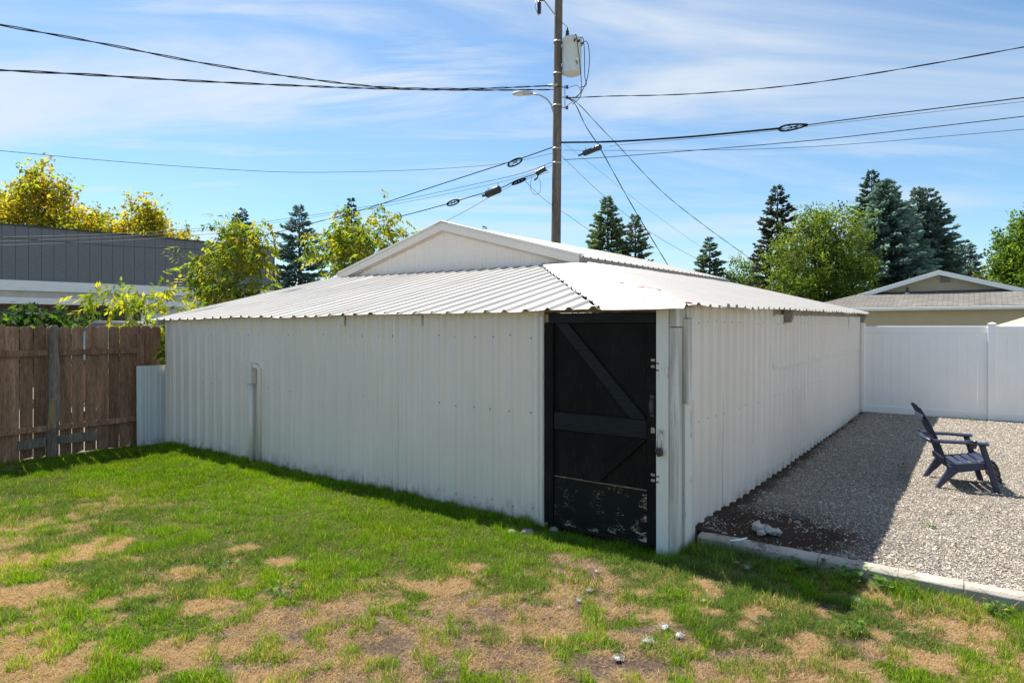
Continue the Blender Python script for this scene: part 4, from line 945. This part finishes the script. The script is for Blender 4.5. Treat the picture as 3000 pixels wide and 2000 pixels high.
# ------------------------------------------------------------------ wires
def spline(pts, n=10):
    pts = [np.array(p, float) for p in pts]; out_ = []
    Q = [2 * pts[0] - pts[1]] + pts + [2 * pts[-1] - pts[-2]]
    for i in range(1, len(Q) - 2):
        a, b_, c_, d_ = Q[i - 1:i + 3]
        for k in range(n):
            t = k / n; out_.append(.5 * (2 * b_ + (c_ - a) * t + (2 * a - 5 * b_ + 4 * c_ - d_) * t * t + (3 * b_ - a - 3 * c_ + d_) * t ** 3))
    out_.append(pts[-1]); return np.array(out_)
def wire(label, pts, r=.009, twist=0, pitch=1.7, ext=True, name='cable', mat='black'):
    pts = [np.array(p, float) for p in pts]
    if ext: pts = pts + [pts[-1] + (pts[-1] - pts[-2]) * 1.5]
    c_ = spline(pts, 24 if twist else 8); mb = MB()
    if twist:
        s = np.concatenate([[0], np.cumsum(np.linalg.norm(np.diff(c_, axis=0), axis=1))]); L = s[-1]; ss = np.arange(0, L, pitch / 7)
        c_ = np.stack([np.interp(ss, s, c_[:, k]) for k in range(3)], 1); d = nrm(np.gradient(c_, axis=0)); sd = nrm(np.cross(d, [0, 0, 1.])); up = np.cross(sd, d)
        ph = 2 * math.pi * ss / pitch + .6 * np.sin(ss * .9)
        for k in range(2):
            a = ph + k * math.pi; mb.tube(c_ + (sd * np.cos(a)[:, None] + up * np.sin(a)[:, None]) * twist, r, 4, False)
    else: mb.tube(c_, r, 5, False)
    return tag(mb.build(name, M[mat]), label, 'cable', 'overhead cables at the utility pole')
wire('thick twisted cable, upper of the two rising to the left edge', [(1.25, 19.88, 9.34), (-1.18, 18.05, 8.56), (-3.23, 16.52, 8.02), (-4.95, 15.22, 7.74), (-6.71, 13.91, 7.56), (-8.22, 12.78, 7.49), (-9.5, 11.82, 7.41)], .011, .016)
wire('thick twisted cable, lower of the two rising to the left edge', [(1.28, 19.87, 9.21), (-1.15, 17.54, 8.33), (-3.42, 15.36, 7.56), (-5.06, 13.8, 7.05), (-6.56, 12.36, 6.6), (-7.59, 11.37, 6.31), (-8.47, 10.53, 6.05)], .011, .014)
wire('thin single wire sagging low across the sky to the left edge', [(1.31, 19.93, 7.25), (-.14, 18.97, 6.7), (-1.55, 18.03, 6.32), (-3.2, 16.94, 5.96), (-5.19, 15.62, 5.6), (-6.74, 14.59, 5.43), (-8.5, 13.43, 5.31), (-10, 12.44, 5.25)], .0055)
wire('twisted cable, highest of those running to the right edge', [(1.72, 19.9, 8.98), (2.05, 19.49, 8.83), (2.88, 18.83, 8.63), (4.49, 17.56, 8.21), (5.89, 16.44, 7.91), (7.12, 15.46, 7.71), (8.22, 14.59, 7.6), (9.38, 13.67, 7.52), (10.36, 12.89, 7.47)], .008, .009)
wire('thick lashed cable bundle running right through the black loop', [(1.55, 19.9, 7.57), (3.01, 18.84, 7.29), (4.64, 17.67, 7.06), (5.8, 16.83, 6.93), (6.81, 16.1, 6.83)], .028, ext=False)
wire('black cable continuing right from the black loop to the edge', [(7.29, 15.75, 6.8), (8.41, 14.94, 6.74), (9.64, 14.05, 6.66), (10.69, 13.29, 6.59)], .013)
wire('pale thin wire just under the lashed bundle on the right', [(2.9, 18.93, 7.19), (4.64, 17.67, 7.0), (5.98, 16.7, 6.85), (6.81, 16.1, 6.79), (7.29, 15.75, 6.76), (8.41, 14.94, 6.68), (10.69, 13.29, 6.51)], .006, mat='wire_grey')
wire('black cable second from bottom among those running to the right edge', [(1.62, 19.86, 7.02), (2.9, 18.93, 6.86), (5.52, 17.03, 6.58), (7.26, 15.77, 6.41), (8.41, 14.94, 6.33), (10.69, 13.29, 6.2)], .010)
wire('thin cable lowest of those running to the right edge', [(1.62, 19.86, 7.32), (2.9, 18.93, 7.05), (5.42, 17.1, 6.56), (6.85, 16.07, 6.32), (8.41, 14.94, 6.13), (10.69, 13.29, 5.93)], .006)
wire('twisted service cable dropping steepest to the right of the pole', [(1.75, 19.9, 8.95), (2.04, 20.47, 8.96), (2.4, 20.74, 8.35), (2.87, 21.09, 7.81), (3.44, 21.52, 7.01), (4.13, 22.03, 6.05), (4.94, 22.64, 5.0), (5.79, 23.28, 3.93)], .009, .009)
wire('twisted service cable slanting down right towards the dark spruce', [(1.75, 19.9, 8.98), (2.15, 20.46, 8.96), (2.84, 20.89, 8.42), (3.56, 21.34, 7.88), (5.27, 22.4, 6.58), (7.16, 23.58, 5.54), (9.25, 24.89, 4.52)], .008, .008)
wire('thin wire slanting down right behind the fir pair', [(1.5, 20.06, 7.24), (1.66, 20.18, 7.14), (2.79, 21.03, 6.35), (3.95, 21.9, 5.65), (5.41, 22.99, 4.97), (7.23, 24.36, 4.33)], .006)
wire('faintest thin wire slanting down right between the service cables', [(1.5, 20.06, 7.74), (1.66, 20.18, 7.62), (2.95, 21.15, 6.96), (4.66, 22.44, 6.05), (7.01, 24.2, 4.97), (9.28, 25.9, 3.96)], .0045, mat='wire_grey')
wire('thick cable dropping left from the pole past the upper black loop', [(1.29, 20.09, 7.48), (.37, 20.76, 7.33), (-.16, 21.14, 7.26), (-2.77, 23.03, 6.91), (-5.79, 25.21, 6.49), (-8.46, 27.14, 6.25), (-11.46, 29.32, 6.03), (-15.25, 32.06, 5.94), (-22.21, 37.09, 5.9)], .017)
wire('upper of three pale wires crossing before the charcoal building', [(1.29, 20.09, 7.02), (.34, 20.78, 6.83), (-1.13, 21.84, 6.74), (-4.59, 24.35, 6.59), (-7.99, 26.8, 6.58), (-13.33, 30.67, 6.7)], .008, ext=False)
wire('middle pale wire of three crossing before the charcoal building', [(1.29, 20.09, 6.91), (.34, 20.78, 6.73), (-1.13, 21.84, 6.61), (-4.59, 24.35, 6.49), (-8.95, 27.5, 6.5), (-13.33, 30.67, 6.58)], .006, ext=False)
wire('black cable running left from the pole through the lower loop', [(1.13, 20.2, 6.78), (.2, 20.88, 6.64), (-.38, 21.3, 6.46), (-1.45, 22.07, 6.32), (-2.29, 22.68, 6.2), (-3.84, 23.8, 6.03), (-5.38, 24.92, 5.89), (-8.95, 27.5, 5.63), (-11.57, 29.4, 5.59)], .016)
wire('thin dark wire sagging across the charcoal wall to the left edge', [(1.18, 20.09, 6.7), (.33, 20.42, 6.5), (-.55, 20.76, 6.14), (-1.98, 21.31, 5.47), (-3.22, 21.79, 5.08), (-4.84, 22.42, 4.77), (-7.1, 23.3, 4.68)], .007, ext=False)
wire('thin wire slanting down right just left of the pole', [(.38, 19.22, 6.23), (.72, 19.48, 5.95), (1.1, 19.8, 5.7), (1.7, 20.2, 5.4), (2.32, 20.68, 5.08)], .006)
# three pale wires and a dark one low in front of the charcoal wall
for lb, z0, z1, mt in (('topmost pale wire against the charcoal wall', 547, 519, 'wire_grey'), ('second pale wire against the charcoal wall', 557, 524, 'wire_grey'), ('third pale wire, lowest against the charcoal wall', 566, 533, 'wire_grey'), ('dark wire crossing down over the pale ones on the charcoal wall', 540, 576, 'black')):
    d0, d1 = 15., 20.; k_ = 1463.
    A = ((-60 - 1176) * d0 / k_, d0, 1.8 + (752 - z0) * d0 / k_); B = ((540 - 1176) * d1 / k_, d1, 1.8 + (752 - z1) * d1 / k_)
    mid_ = [(A[i] + B[i]) / 2 for i in range(3)]; mid_[2] -= .06
    wire(lb, [A, mid_, B], .0065, mat=mt, ext=False)
# transformer leads
ld = lambda lb, P, r=.012: wire(lb, P, r, ext=False, name='lead_wire')
ld('black lead down the face of the transformer', [(1.93, 19.55, 10.78), (1.98, 19.53, 10.70), (2.08, 19.54, 9.9), (2.14, 19.6, 9.2), (2.10, 19.65, 8.9), (1.88, 19.8, 8.72)])
ld('inner of the two looped leads right of the transformer', [(2.06, 19.68, 10.62), (2.10, 19.68, 10.74), (2.20, 19.68, 10.70), (2.24, 19.68, 10.2), (2.25, 19.68, 9.55), (2.3, 19.7, 9.3), (2.12, 19.72, 9.22)])
ld('outer looped lead right of the transformer', [(2.14, 19.74, 10.5), (2.26, 19.74, 10.66), (2.36, 19.74, 10.55), (2.40, 19.74, 10.1), (2.34, 19.74, 9.55), (2.16, 19.74, 9.1), (1.9, 19.8, 8.9)])
ld('short lead from pole to transformer bushing', [(1.52, 19.86, 11.32), (1.62, 19.86, 11.25), (1.73, 19.88, 11.16)], .008)
ld('curly jumper wires at the insulator rack', [(1.4, 19.84, 9.30), (1.75, 19.8, 9.25), (2.0, 19.75, 9.3), (2.12, 19.72, 9.1), (1.95, 19.75, 8.85), (1.72, 19.8, 8.7)], .008)
ld('slack wire looping below the terminal block', [(.62, 20.0, 6.55), (.58, 20.0, 6.2), (.70, 20, 5.98), (.86, 20, 6.02), (.90, 20, 6.25), (.84, 20, 6.5)], .006)
# splice cases, storage loops and terminal on the cables
def can(label, a, b_, r):
    o_ = empty('splice_case', a, 0, label, 'splice case'); d = Vector(b_) - Vector(a)
    MB().tube([(0, 0, 0), d * .04, d * .1, d * .9, d * .97, d], [r * .5, r * .9, r, r, r * .9, r * .5], 14).build('case', M['can'], o_)
    MB().tube([d * -.25, d * .02], r * .35, 8).build('neck', M['can'], o_); MB().tube([d * .15 + Vector((0, 0, r)), d * .15 + Vector((0, 0, r + .09))], .012, 6).build('hanger', M['galv'], o_)
    MB().tube([d * .85 + Vector((0, 0, r)), d * .85 + Vector((0, 0, r + .09))], .012, 6).build('hanger', M['galv'], o_)
can('black splice case on the left cables below the loops', (-.88, 21.6, 6.30), (-.40, 21.25, 6.42), .13)
can('black splice case just right of the pole', (2.17, 19.47, 7.10), (2.68, 19.1, 7.22), .085)
def loop(label, a, b_, w, tear=0):
    a = Vector(a); b_ = Vector(b_); o_ = empty('cable_loop', (a + b_) / 2, 0, label, 'cable loop'); d = (b_ - a); L = d.length; d.normalize(); up = Vector((0, -.35, 1)).normalized()
    pts = []
    for k in range(25):
        t = 2 * math.pi * k / 24; x = math.cos(t) * L / 2; y = math.sin(t) * w / 2 * (1 - tear * (1 - math.cos(t)) * .45); pts.append(d * x + up * y)
    MB().tube(pts, .022, 6, False).build('ring', M['black'], o_)
    MB().tube([p * .86 for p in pts], .012, 5, False).build('ring', M['black'], o_)
    for k in range(0, 24, 4): MB().tube([Vector((0, 0, 0)), pts[k] * .97], .010, 5).build('spoke', M['black'], o_)
loop('black cable storage loop nearest left of the pole, upper cable', (-.14, 21.1, 7.17), (.33, 20.77, 7.27), .20)
loop('black cable storage loop farthest left, above the shed gable', (-2.32, 22.7, 6.18), (-1.85, 22.36, 6.24), .17)
loop('teardrop black cable loop on the right bundle', (7.31, 15.74, 6.8), (6.76, 16.14, 6.82), .19, .7)
loop('flat black cable loop beside the terminal block', (-.0, 20.95, 6.50), (.45, 20.7, 6.62), .09)
TB = empty('terminal_block', (.9, 20.1, 6.72), 0, 'black finned terminal block hanging left of the pole', 'terminal block')
MB().bar((-.14, .05, -.06), (.16, -.05, .08), .13, .13).build('body', M['can'], TB, bevel=.02)
for k in range(6):
    t = k / 5; MB().bar((-.12 + .26 * t, .045 - .09 * t, -.0 + .12 * t), (-.13 + .26 * t, .045 - .09 * t, .07 + .12 * t), .02, .02).build('stud', M['can'], TB)
MB().tube([(-.05, 0, -.05), (-.12, 0, -.22), (-.2, 0, -.28)], .03, 6).build('tail', M['can'], TB)

# ------------------------------------------------------------------ chair on the gravel
CH = empty('adirondack_chair', (4.60 + .375 * .29, 6.92 + .93 * .29, .058), math.atan2(-.375, .93), 'navy blue plastic slatted garden armchair standing on the gravel', 'chair')
for sg in (-1, 1):
    y0 = sg * .29 - .022
    b = MB(); b.prism([(-.005, 0), (.035, 0), (.205, .190), (.165, .25), (.125, .25)], .044, 1, y0); b.build('leg', M['navy'], CH, bevel=.006)
    b = MB(); b.prism([(.530, 0), (.585, 0), (.450, .49), (.395, .49)], .050, 1, y0 - .003); b.build('leg', M['navy'], CH, bevel=.006)
    b = MB(); b.prism([(.11, .205), (.18, .175), (.52, .245), (.50, .315), (.12, .262)], .038, 1, y0 + .003 - sg * .03); b.build('seat_rail', M['navy'], CH, bevel=.006)
    b = MB(); A = [(-.055, .53), (-.03, .505), (.05, .498), (.25, .500), (.46, .492), (.475, .505)]
    V = []; 
    for s_a, z in A:
        for yy in (-.055, .055):
            for dz in (0, .027): V.append((s_a, sg * .30 + yy, z + dz))
    F = []
    for i in range(len(A) - 1):
        p = i * 4; F += [(p, p + 4, p + 6, p + 2), (p + 1, p + 3, p + 7, p + 5), (p, p + 1, p + 5, p + 4), (p + 2, p + 6, p + 7, p + 3)]
    F += [(0, 2, 3, 1), (20, 21, 23, 22)]; b.add(V, F); AR = b.build('armrest', M['navy'], CH, bevel=.008)
    if sg < 0:
        MB().lathe([(.036, -.045), (.040, -.04), (.046, .028), (.050, .0365), (.040, .0365), (.036, -.035)], (.33, sg * .30, .50), 18).build('cup_holder', M['can'], AR)
def backpt(t, y): 
    s_b = .125 - .285 * t + .03 * math.sin(t * math.pi); return (s_b - .9 * y * y * (1 - t * .6) * -.10, .21 + .68 * t)
for k in range(5):
    yc = (k - 2) * .098; T1 = 1.0 - .012 * (k - 2) ** 2; V = []; n = 8
    for i in range(n + 1):
        t = T1 * i / n; s_b, z = backpt(t, yc); wd = (.043 + .004 * t) * (1 if i < n else .6)
        for yy in (-wd, wd):
            for ds in (0, .011): V.append((s_b + ds, yc * (1 + .12 * t) + yy, z))
    F = []
    for i in range(n): p = i * 4; F += [(p, p + 2, p + 6, p + 4), (p + 1, p + 5, p + 7, p + 3), (p, p + 4, p + 5, p + 1), (p + 2, p + 3, p + 7, p + 6)]
    F += [(0, 1, 3, 2), (n * 4, n * 4 + 2, n * 4 + 3, n * 4 + 1)]
    b = MB(); b.add(V, F); b.build('back_slat', M['navy'], CH, bevel=.004)
for t, w in ((.12, .46), (.45, .46), (.78, .40)):
    s_b, z = backpt(t, 0); MB().box(s_b - .026, s_b - .004, -w / 2, w / 2, z - .03, z + .03).build('back_rail', M['navy'], CH, bevel=.005)
MB().tube([(-.035, -.30, .505), (-.05, 0, .50), (-.035, .30, .505)], .022, 8).build('back_rail', M['navy'], CH)
seat = [(.15, .252), (.225, .262), (.30, .278), (.375, .296), (.45, .314)]
for s_b, z in seat: MB().bar((s_b, -.255, z), (s_b, .255, z), .064, .020, (-.22, 0, 1)).build('seat_slat', M['navy'], CH, bevel=.006)
for s_b, z, up in ((.518, .318, (.35, 0, 1)), (.563, .268, (1, 0, .5)), (.585, .195, (1, 0, .22)), (.600, .120, (1, 0, .16))): MB().bar((s_b, -.255, z), (s_b, .255, z), .070, .020, up).build('apron_slat', M['navy'], CH, bevel=.006)

# ------------------------------------------------------------------ small things on the ground
def lump(n_, r, seed, sq=(1, 1, .7), rough=.5):
    q = np.random.default_rng(seed); mb = MB(); nu_, nv_ = 12, 8; V = []
    for j in range(nv_ + 1):
        for i in range(nu_):
            th = math.pi * j / nv_; ph = 2 * math.pi * i / nu_
            p = np.array([math.sin(th) * math.cos(ph), math.sin(th) * math.sin(ph), math.cos(th)])
            k = 1 + rough * (vnoise(p[0] * 2.2 + seed, p[1] * 2.2 + p[2] * 1.7, seed) - .5) + rough * .5 * (vnoise(p[0] * 5 + seed, p[1] * 5 - p[2] * 4, seed + 3) - .5)
            V.append(p * k * r * np.array(sq))
    mb.add(V, [(j * nu_ + i, (j + 1) * nu_ + i, (j + 1) * nu_ + (i + 1) % nu_, j * nu_ + (i + 1) % nu_) for j in range(nv_) for i in range(nu_)], True); return mb
for i, (x, y, r, lb) in enumerate(((.14, 5.50, .055, 'largest grey stone in the grass below the wall beside the door'), (.37, 5.60, .035, 'small pinkish stone at the foot of the wall flashing'), (.0, 5.52, .035, 'small tan stone left of the largest stone by the wall'))):
    tag(lump(0, r, 5 + i, (1.2, .9, .7), .4).build('stone', M['stone'], loc=(x, y, .025)), lb, 'stone', 'stones by the shed wall')
LP = empty('foam_lump', (2.14, 5.36, .075), .4, 'crumpled white foam lump lying in the dark dirt by the shed', 'foam')
for i, (a, b_, z, r) in enumerate(((-.05, .05, .05, .05), (-.02, .03, .03, .045), (.02, -.01, .02, .05), (.05, -.03, .01, .045), (.085, -.04, .005, .04), (-.06, .0, .01, .04), (.01, .04, .01, .04), (.05, .02, .015, .03), (.11, -.02, 0, .025))):
    lump(0, r * .85, 30 + i, (1, 1, .8), 1.1).build('foam_piece', M['fluff'], LP, loc=(a, b_, z))
tag(MB().tube([(1.75, 5.10, .093), (1.83, 5.11, .098), (1.90, 5.15, .10)], [.008, .010, .006], 6).build('white_strip', M['paper']), 'thin white plastic strip lying on the kerb by the corner', 'strip')
TUF = [(1.70, 4.83, .035, 'left of the two white fluff tufts in the shade before the kerb'), (1.75, 4.73, .045, 'right of the two white fluff tufts in the shade before the kerb'), (2.26, 4.16, .05, 'white fluff tuft beside the weeds in the sun'),
 (.91, 3.79, .055, 'larger white fluff tuft in the pair on dry grass, right of centre'), (.97, 3.69, .045, 'smaller white fluff tuft in the pair on dry grass'), (.44, 4.16, .035, 'white fluff tuft on bare soil below the door'),
 (.53, 4.32, .035, 'white fluff tuft farthest back on the bare path'), (1.25, 4.16, .035, 'white fluff tuft in the green grass right of the path'), (.57, 3.43, .045, 'white fluff tuft lowest at the bottom edge'), (.62, 4.66, .03, 'white fluff tuft at the head of the bare path'),
 (.77, 3.62, .05, 'white fluff tuft just left of the larger pair'), (.30, 4.05, .025, 'tiny white fluff tuft left of the door path tufts')]
for i, (x, y, r, lb) in enumerate(TUF):
    q = np.random.default_rng(400 + i); r *= .68; mb = lump(0, r * .62, 60 + i, (1.3, .9, .45), .55)
    o = mb.build('fluff_tuft', M['fluff'], loc=(x, y, .018), rot=(0, 0, q.random() * 6)); tag(o, lb, 'fluff tuft', 'bits of white stuffing on the lawn')
    P = q.normal(size=(160, 3)) * np.array([.55, .4, .2]) * r; P[:, 2] = np.abs(P[:, 2]); D = nrm(q.normal(size=(160, 3)) * np.array([1, 1, .6]))
    kites('fibres', P, D, nrm(q.normal(size=(160, 3))), np.full(160, r * .5), np.full(160, .0016), np.full((160, 3), .8), M['fluff'], o, .3)['kind'] = 'stuff'
def weed(label, x, y, n, r, leaf, seed, cols, hgt=.10, stems=0):
    T = empty('weed', (x, y, .0), 0, label, 'weed', 'weeds along the kerb'); q = np.random.default_rng(seed)
    az = q.random(n) * 6.28; rr = r * np.sqrt(q.random(n)); P = np.stack([np.cos(az) * rr * .7, np.sin(az) * rr * .7, .02 + hgt * q.random(n)], 1)
    D = np.stack([np.cos(az), np.sin(az), .25 * q.normal(size=n)], 1); N = nrm(q.normal(size=(n, 3)) * .3 + np.array([0, 0, 1.])); L = leaf * (.6 + .7 * q.random(n))
    kites('foliage', P, D, N, L, L * .75, pick(cols, n, q, .3), M['leaf'], T, .15, .55)
    mb = MB()
    for k in range(max(4, n // 5)): mb.tube([(0, 0, -.01), tuple(P[k] * .6 + np.array([0, 0, .01])), tuple(P[k])], .0025, 4)
    for k in range(stems):
        a = q.random() * 6.28; mb.tube([(0, 0, 0), (.05 * math.cos(a), .05 * math.sin(a), .12), (.13 * math.cos(a), .13 * math.sin(a), .17)], .0012, 4)
    mb.build('stem', M['bark'], T)
WC = [(.09, .19, .03), (.13, .26, .035), (.17, .30, .05), (.06, .13, .03)]
weed('bright green leafy weed at the sunlit edge of the kerb shade', 2.46, 4.44, 46, .17, .055, 1, WC, .12, 5)
weed('dark leafy weed in the shade against the kerb', 2.20, 4.62, 40, .17, .05, 2, WC[:1] + WC[3:], .08, 2)
weed('low leafy weed left of the dark one along the kerb', 2.02, 4.72, 34, .14, .045, 3, WC[3:] + WC[:1], .07, 2)
weed('small weed with a tall seed stem beside the bright weed', 2.62, 4.34, 20, .13, .04, 4, WC, .09, 6)
weed('small round-leaved weed in the grass at lower right', 2.0, 3.75, 16, .09, .04, 5, WC, .05)
weed('flat clover weed on dry ground at the lower left', -1.55, 4.30, 26, .14, .04, 6, WC, .04)
weed('pale broad-leaved weed in the left lawn', -2.15, 4.75, 26, .15, .045, 7, WC, .04)
weed('yellowish weed near the right end of the kerb', 3.05, 3.98, 20, .10, .035, 8, WC + [(.3, .3, .05)], .06, 2)
for i, (v, u, s_a, lb) in enumerate(((.95, -2.45, .05, 'green sprig in the gravel at the right edge'), (2.3, -1.75, .035, 'sprig in the sunlit gravel below the chair'), (1.75, -1.6, .035, 'sprig nearest the shade edge in the gravel'), (8.9, -.8, .05, 'tuft in the shaded gravel before the white fence'), (4.4, -1.2, .04, 'tuft at the shade edge behind the chair'), (9.75, -1.9, .05, 'tuft at the foot of the white fence post'), (3.0, -.03, .05, 'sprig at the foot of the long shed wall'))):
    p = wpt(v, u, .05); weed(lb, p[0], p[1], 22, s_a * 1.4, s_a, 70 + i, WC, .06, 2)

# ------------------------------------------------------------------ gravel stones
def in_view(x, y, m=.9): return (y > 2.55) & (np.abs(x) < y * .805 + m)
n = 560000
# more stones per square metre close to the camera
v = .41 + (rng.random(n) ** 1.5) * 9.65; u = -7.2 + rng.random(n) * 7.16
x = CX + VX * v - VY * u; y = CY + VY * v + VX * u
k = in_view(x, y, .7) & (rng.random(n) > np.clip(mulch(v, u) * 1.5 * (.45 + fbm(v * 5, u * 5, 67, 3)), 0, .97)); v, u, x, y = v[k][:92000], u[k][:92000], x[k][:92000], y[k][:92000]; n = len(v)
r = (.0042 + .0058 * rng.random(n) ** 2.2) * (1 + .045 * np.maximum(0, y - 5)); 
oc = np.array([(1, 0, 0), (0, 1, 0), (-1, 0, 0), (0, -1, 0), (0, 0, 1), (0, 0, -1)], float)
V = oc[None] * (1 + (rng.random((n, 6, 1)) - .5) * .7) * (r[:, None, None] * np.stack([1 + .5 * rng.random(n), .75 + .4 * rng.random(n), .45 + .35 * rng.random(n)], 1)[:, None]) + rng.normal(size=(n, 6, 3)) * r[:, None, None] * .16
a = rng.random(n) * 6.28; ca, sa = np.cos(a)[:, None], np.sin(a)[:, None]; tl = (rng.random(n) - .5) * .9; 
V[..., 2] += V[..., 0] * tl[:, None]
V = np.stack([V[..., 0] * ca - V[..., 1] * sa + x[:, None], V[..., 0] * sa + V[..., 1] * ca + y[:, None], V[..., 2] + (gz(v, u) + r * .12 + .006 * rng.random(n))[:, None]], -1)
F = np.array([(0, 1, 4), (1, 2, 4), (2, 3, 4), (3, 0, 4), (1, 0, 5), (2, 1, 5), (3, 2, 5), (0, 3, 5)])
idx = (np.arange(n)[:, None, None] * 6 + F[None]).ravel()
pal = np.array([(.44, .39, .32), (.31, .275, .235), (.52, .47, .39), (.23, .21, .185), (.46, .36, .25), (.62, .57, .49), (.24, .22, .195), (.40, .36, .31)])
cc = pal[rng.integers(0, len(pal), n)] * (.85 + .35 * rng.random((n, 1)))
tag(np_mesh('gravel', V.reshape(-1, 3), np.full(8 * n, 3), idx, M['gravel'], np.repeat(cc, 6, 0)), 'loose grey and tan gravel spread beside the shed', 'gravel', kind='stuff')

# ------------------------------------------------------------------ grass
def blades(name, label, x, y, z, L, Wd, C, lean, mat, az=None, simple=None):
    n = len(x); az = rng.random(n) * 6.283 if az is None else az; fa = rng.random(n) * 6.283
    dx, dy = np.cos(az), np.sin(az); sx, sy = np.cos(fa), np.sin(fa)
    b = np.stack([x, y, z], 1); sd = np.stack([sx, sy, np.zeros(n)], 1) * Wd[:, None] * .5
    h1 = L * (1 - lean * .35) * .55; h2 = L * np.sqrt(np.maximum(.02, 1 - lean ** 2))
    m1 = b + np.stack([dx * L * lean * .3, dy * L * lean * .3, h1], 1); tp = b + np.stack([dx * L * lean, dy * L * lean, h2], 1)
    V = np.stack([b - sd, b + sd, m1 + sd * .75, m1 - sd * .75, tp], 1).reshape(-1, 3)
    idx = (np.arange(n)[:, None] * 5 + np.array([0, 1, 2, 3, 3, 2, 4])[None]).ravel(); sz = np.tile([4, 3], n)
    col = np.repeat(C, 5, 0).reshape(n, 5, 3); col[:, :2] *= .6; col[:, 4] *= 1.15  # shading put into the colour: blade bases darker, tips lighter
    if simple is not None:                        # distant blades: one triangle each
        keep = ~simple; ns = int(simple.sum())
        V2 = np.stack([b - sd, b + sd, tp], 1)[simple].reshape(-1, 3); c2 = col[simple][:, [0, 1, 4]].reshape(-1, 3)
        V1 = V.reshape(n, 5, 3)[keep].reshape(-1, 3); c1_ = col[keep].reshape(-1, 3); n1 = int(keep.sum())
        idx = np.concatenate([(np.arange(n1)[:, None] * 5 + np.array([0, 1, 2, 3, 3, 2, 4])[None]).ravel(), len(V1) + np.arange(3 * ns)])
        V = np.concatenate([V1, V2]); col = np.concatenate([c1_, c2]); sz = np.concatenate([np.tile([4, 3], n1), np.full(ns, 3)])
    return tag(np_mesh(name, V, sz, idx, M[mat], col.reshape(-1, 3)), label, 'grass', kind='stuff')
n = 2400000
x = -9.5 + rng.random(n) * 14; y = 2.55 + rng.random(n) ** 1.25 * 8.2
v, u = to_vu(x, y)
ok = in_view(x, y) & (((v < -.01) & (u < 8.4) & (u > 0)) | ((v < .245) & (u <= 0) & (u > -4.4)))
x, y, v, u = x[ok], y[ok], v[ok], u[ok]; s, d = dry(x, y)
tuft = fbm(x * 8, y * 8, 201, 3); fine = fbm(x * 16, y * 16, 207, 2)
lush = sstep(-2.4, -.6, v) * sstep(.2, 1.5, u)
g_ = 1 - np.clip(1.25 * np.maximum(s * .95, d), 0, 1); g_ = np.maximum(g_, .9 * sstep(.53, .60, tuft * .75 + fine * .25) * (1 - .35 * np.clip(d * 1.6 - .5, 0, 1)))
g_ = g_ * (.55 + .45 * sstep(.34, .55, fine * .5 + tuft * .5 + .14 * lush))
k = rng.random(len(x)) < np.clip(g_, 0.01, 1); x, y, v, u, tuft, s, d, lush = (q[k] for q in (x, y, v, u, tuft, s, d, lush))
if len(x) > 460000:
    w = rng.random(len(x)) < 460000 / len(x); x, y, v, u, tuft, s, d, lush = (q[w] for q in (x, y, v, u, tuft, s, d, lush))
n = len(x); hgt = .68 + .85 * sstep(.4, .65, tuft)
L = (.022 + .036 * rng.random(n)) * hgt * (1 + .35 * sstep(-.35, -.02, v)); Wd = (.0024 + .0032 * rng.random(n) ** 2) * (1 + .09 * np.maximum(0, y - 4))
big = fbm(x * .8, y * .8, 301, 3)[:, None]; t = rng.random((n, 1))
gc = np.array([.075, .185, .009]) * (1 - t) + np.array([.245, .42, .02]) * t
gc = gc * (.7 + .6 * big) + np.array([.08, .06, .0]) * sstep(.5, .65, fbm(x * 2.2, y * 2.2, 303, 3))[:, None] * rng.random((n, 1))
dr_ = (rng.random(n) < .05 + .35 * np.clip(s, 0, 1))[:, None]; gc = np.where(dr_, np.array([.50, .39, .17]) * (.7 + .6 * rng.random((n, 1))), gc)
blue = (sstep(.52, .68, fbm(x * 1.3, y * 1.3, 305, 2)) * (1 - lush))[:, None]; gc = np.where(dr_, gc, gc + (np.array([.12, .19, .07]) - gc) * blue * .7)
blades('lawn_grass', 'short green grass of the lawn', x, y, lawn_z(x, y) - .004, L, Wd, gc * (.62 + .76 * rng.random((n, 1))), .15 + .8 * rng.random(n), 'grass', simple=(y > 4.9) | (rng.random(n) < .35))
# dry straw lying flat
n = 1500000
x = -6.5 + rng.random(n) * 11; y = 2.55 + rng.random(n) ** 1.15 * 5; v, u = to_vu(x, y)
ok = in_view(x, y) & (((v < -.03) & (u < 8.4) & (u > 0)) | ((v < .24) & (u <= 0))); x, y = x[ok], y[ok]; s, d = dry(x, y)
f2 = fbm(x * 6, y * 6, 401, 3); k = rng.random(len(x)) < np.clip(s * 1.1 + d * .55 * sstep(.44, .60, f2), .045, 1); x, y = x[k], y[k]
if len(x) > 240000: w = rng.random(len(x)) < 240000 / len(x); x, y = x[w], y[w]
n = len(x); t = rng.random((n, 1))
blades('dry_grass', 'tan dead grass lying flat on the bare spots', x, y, lawn_z(x, y) + .001, .018 + .035 * rng.random(n), .0018 + .0016 * rng.random(n), np.array([.42, .27, .15]) * (1 - t) + np.array([.80, .60, .40]) * t, .80 + .18 * rng.random(n), 'grass', simple=np.ones(n, bool))
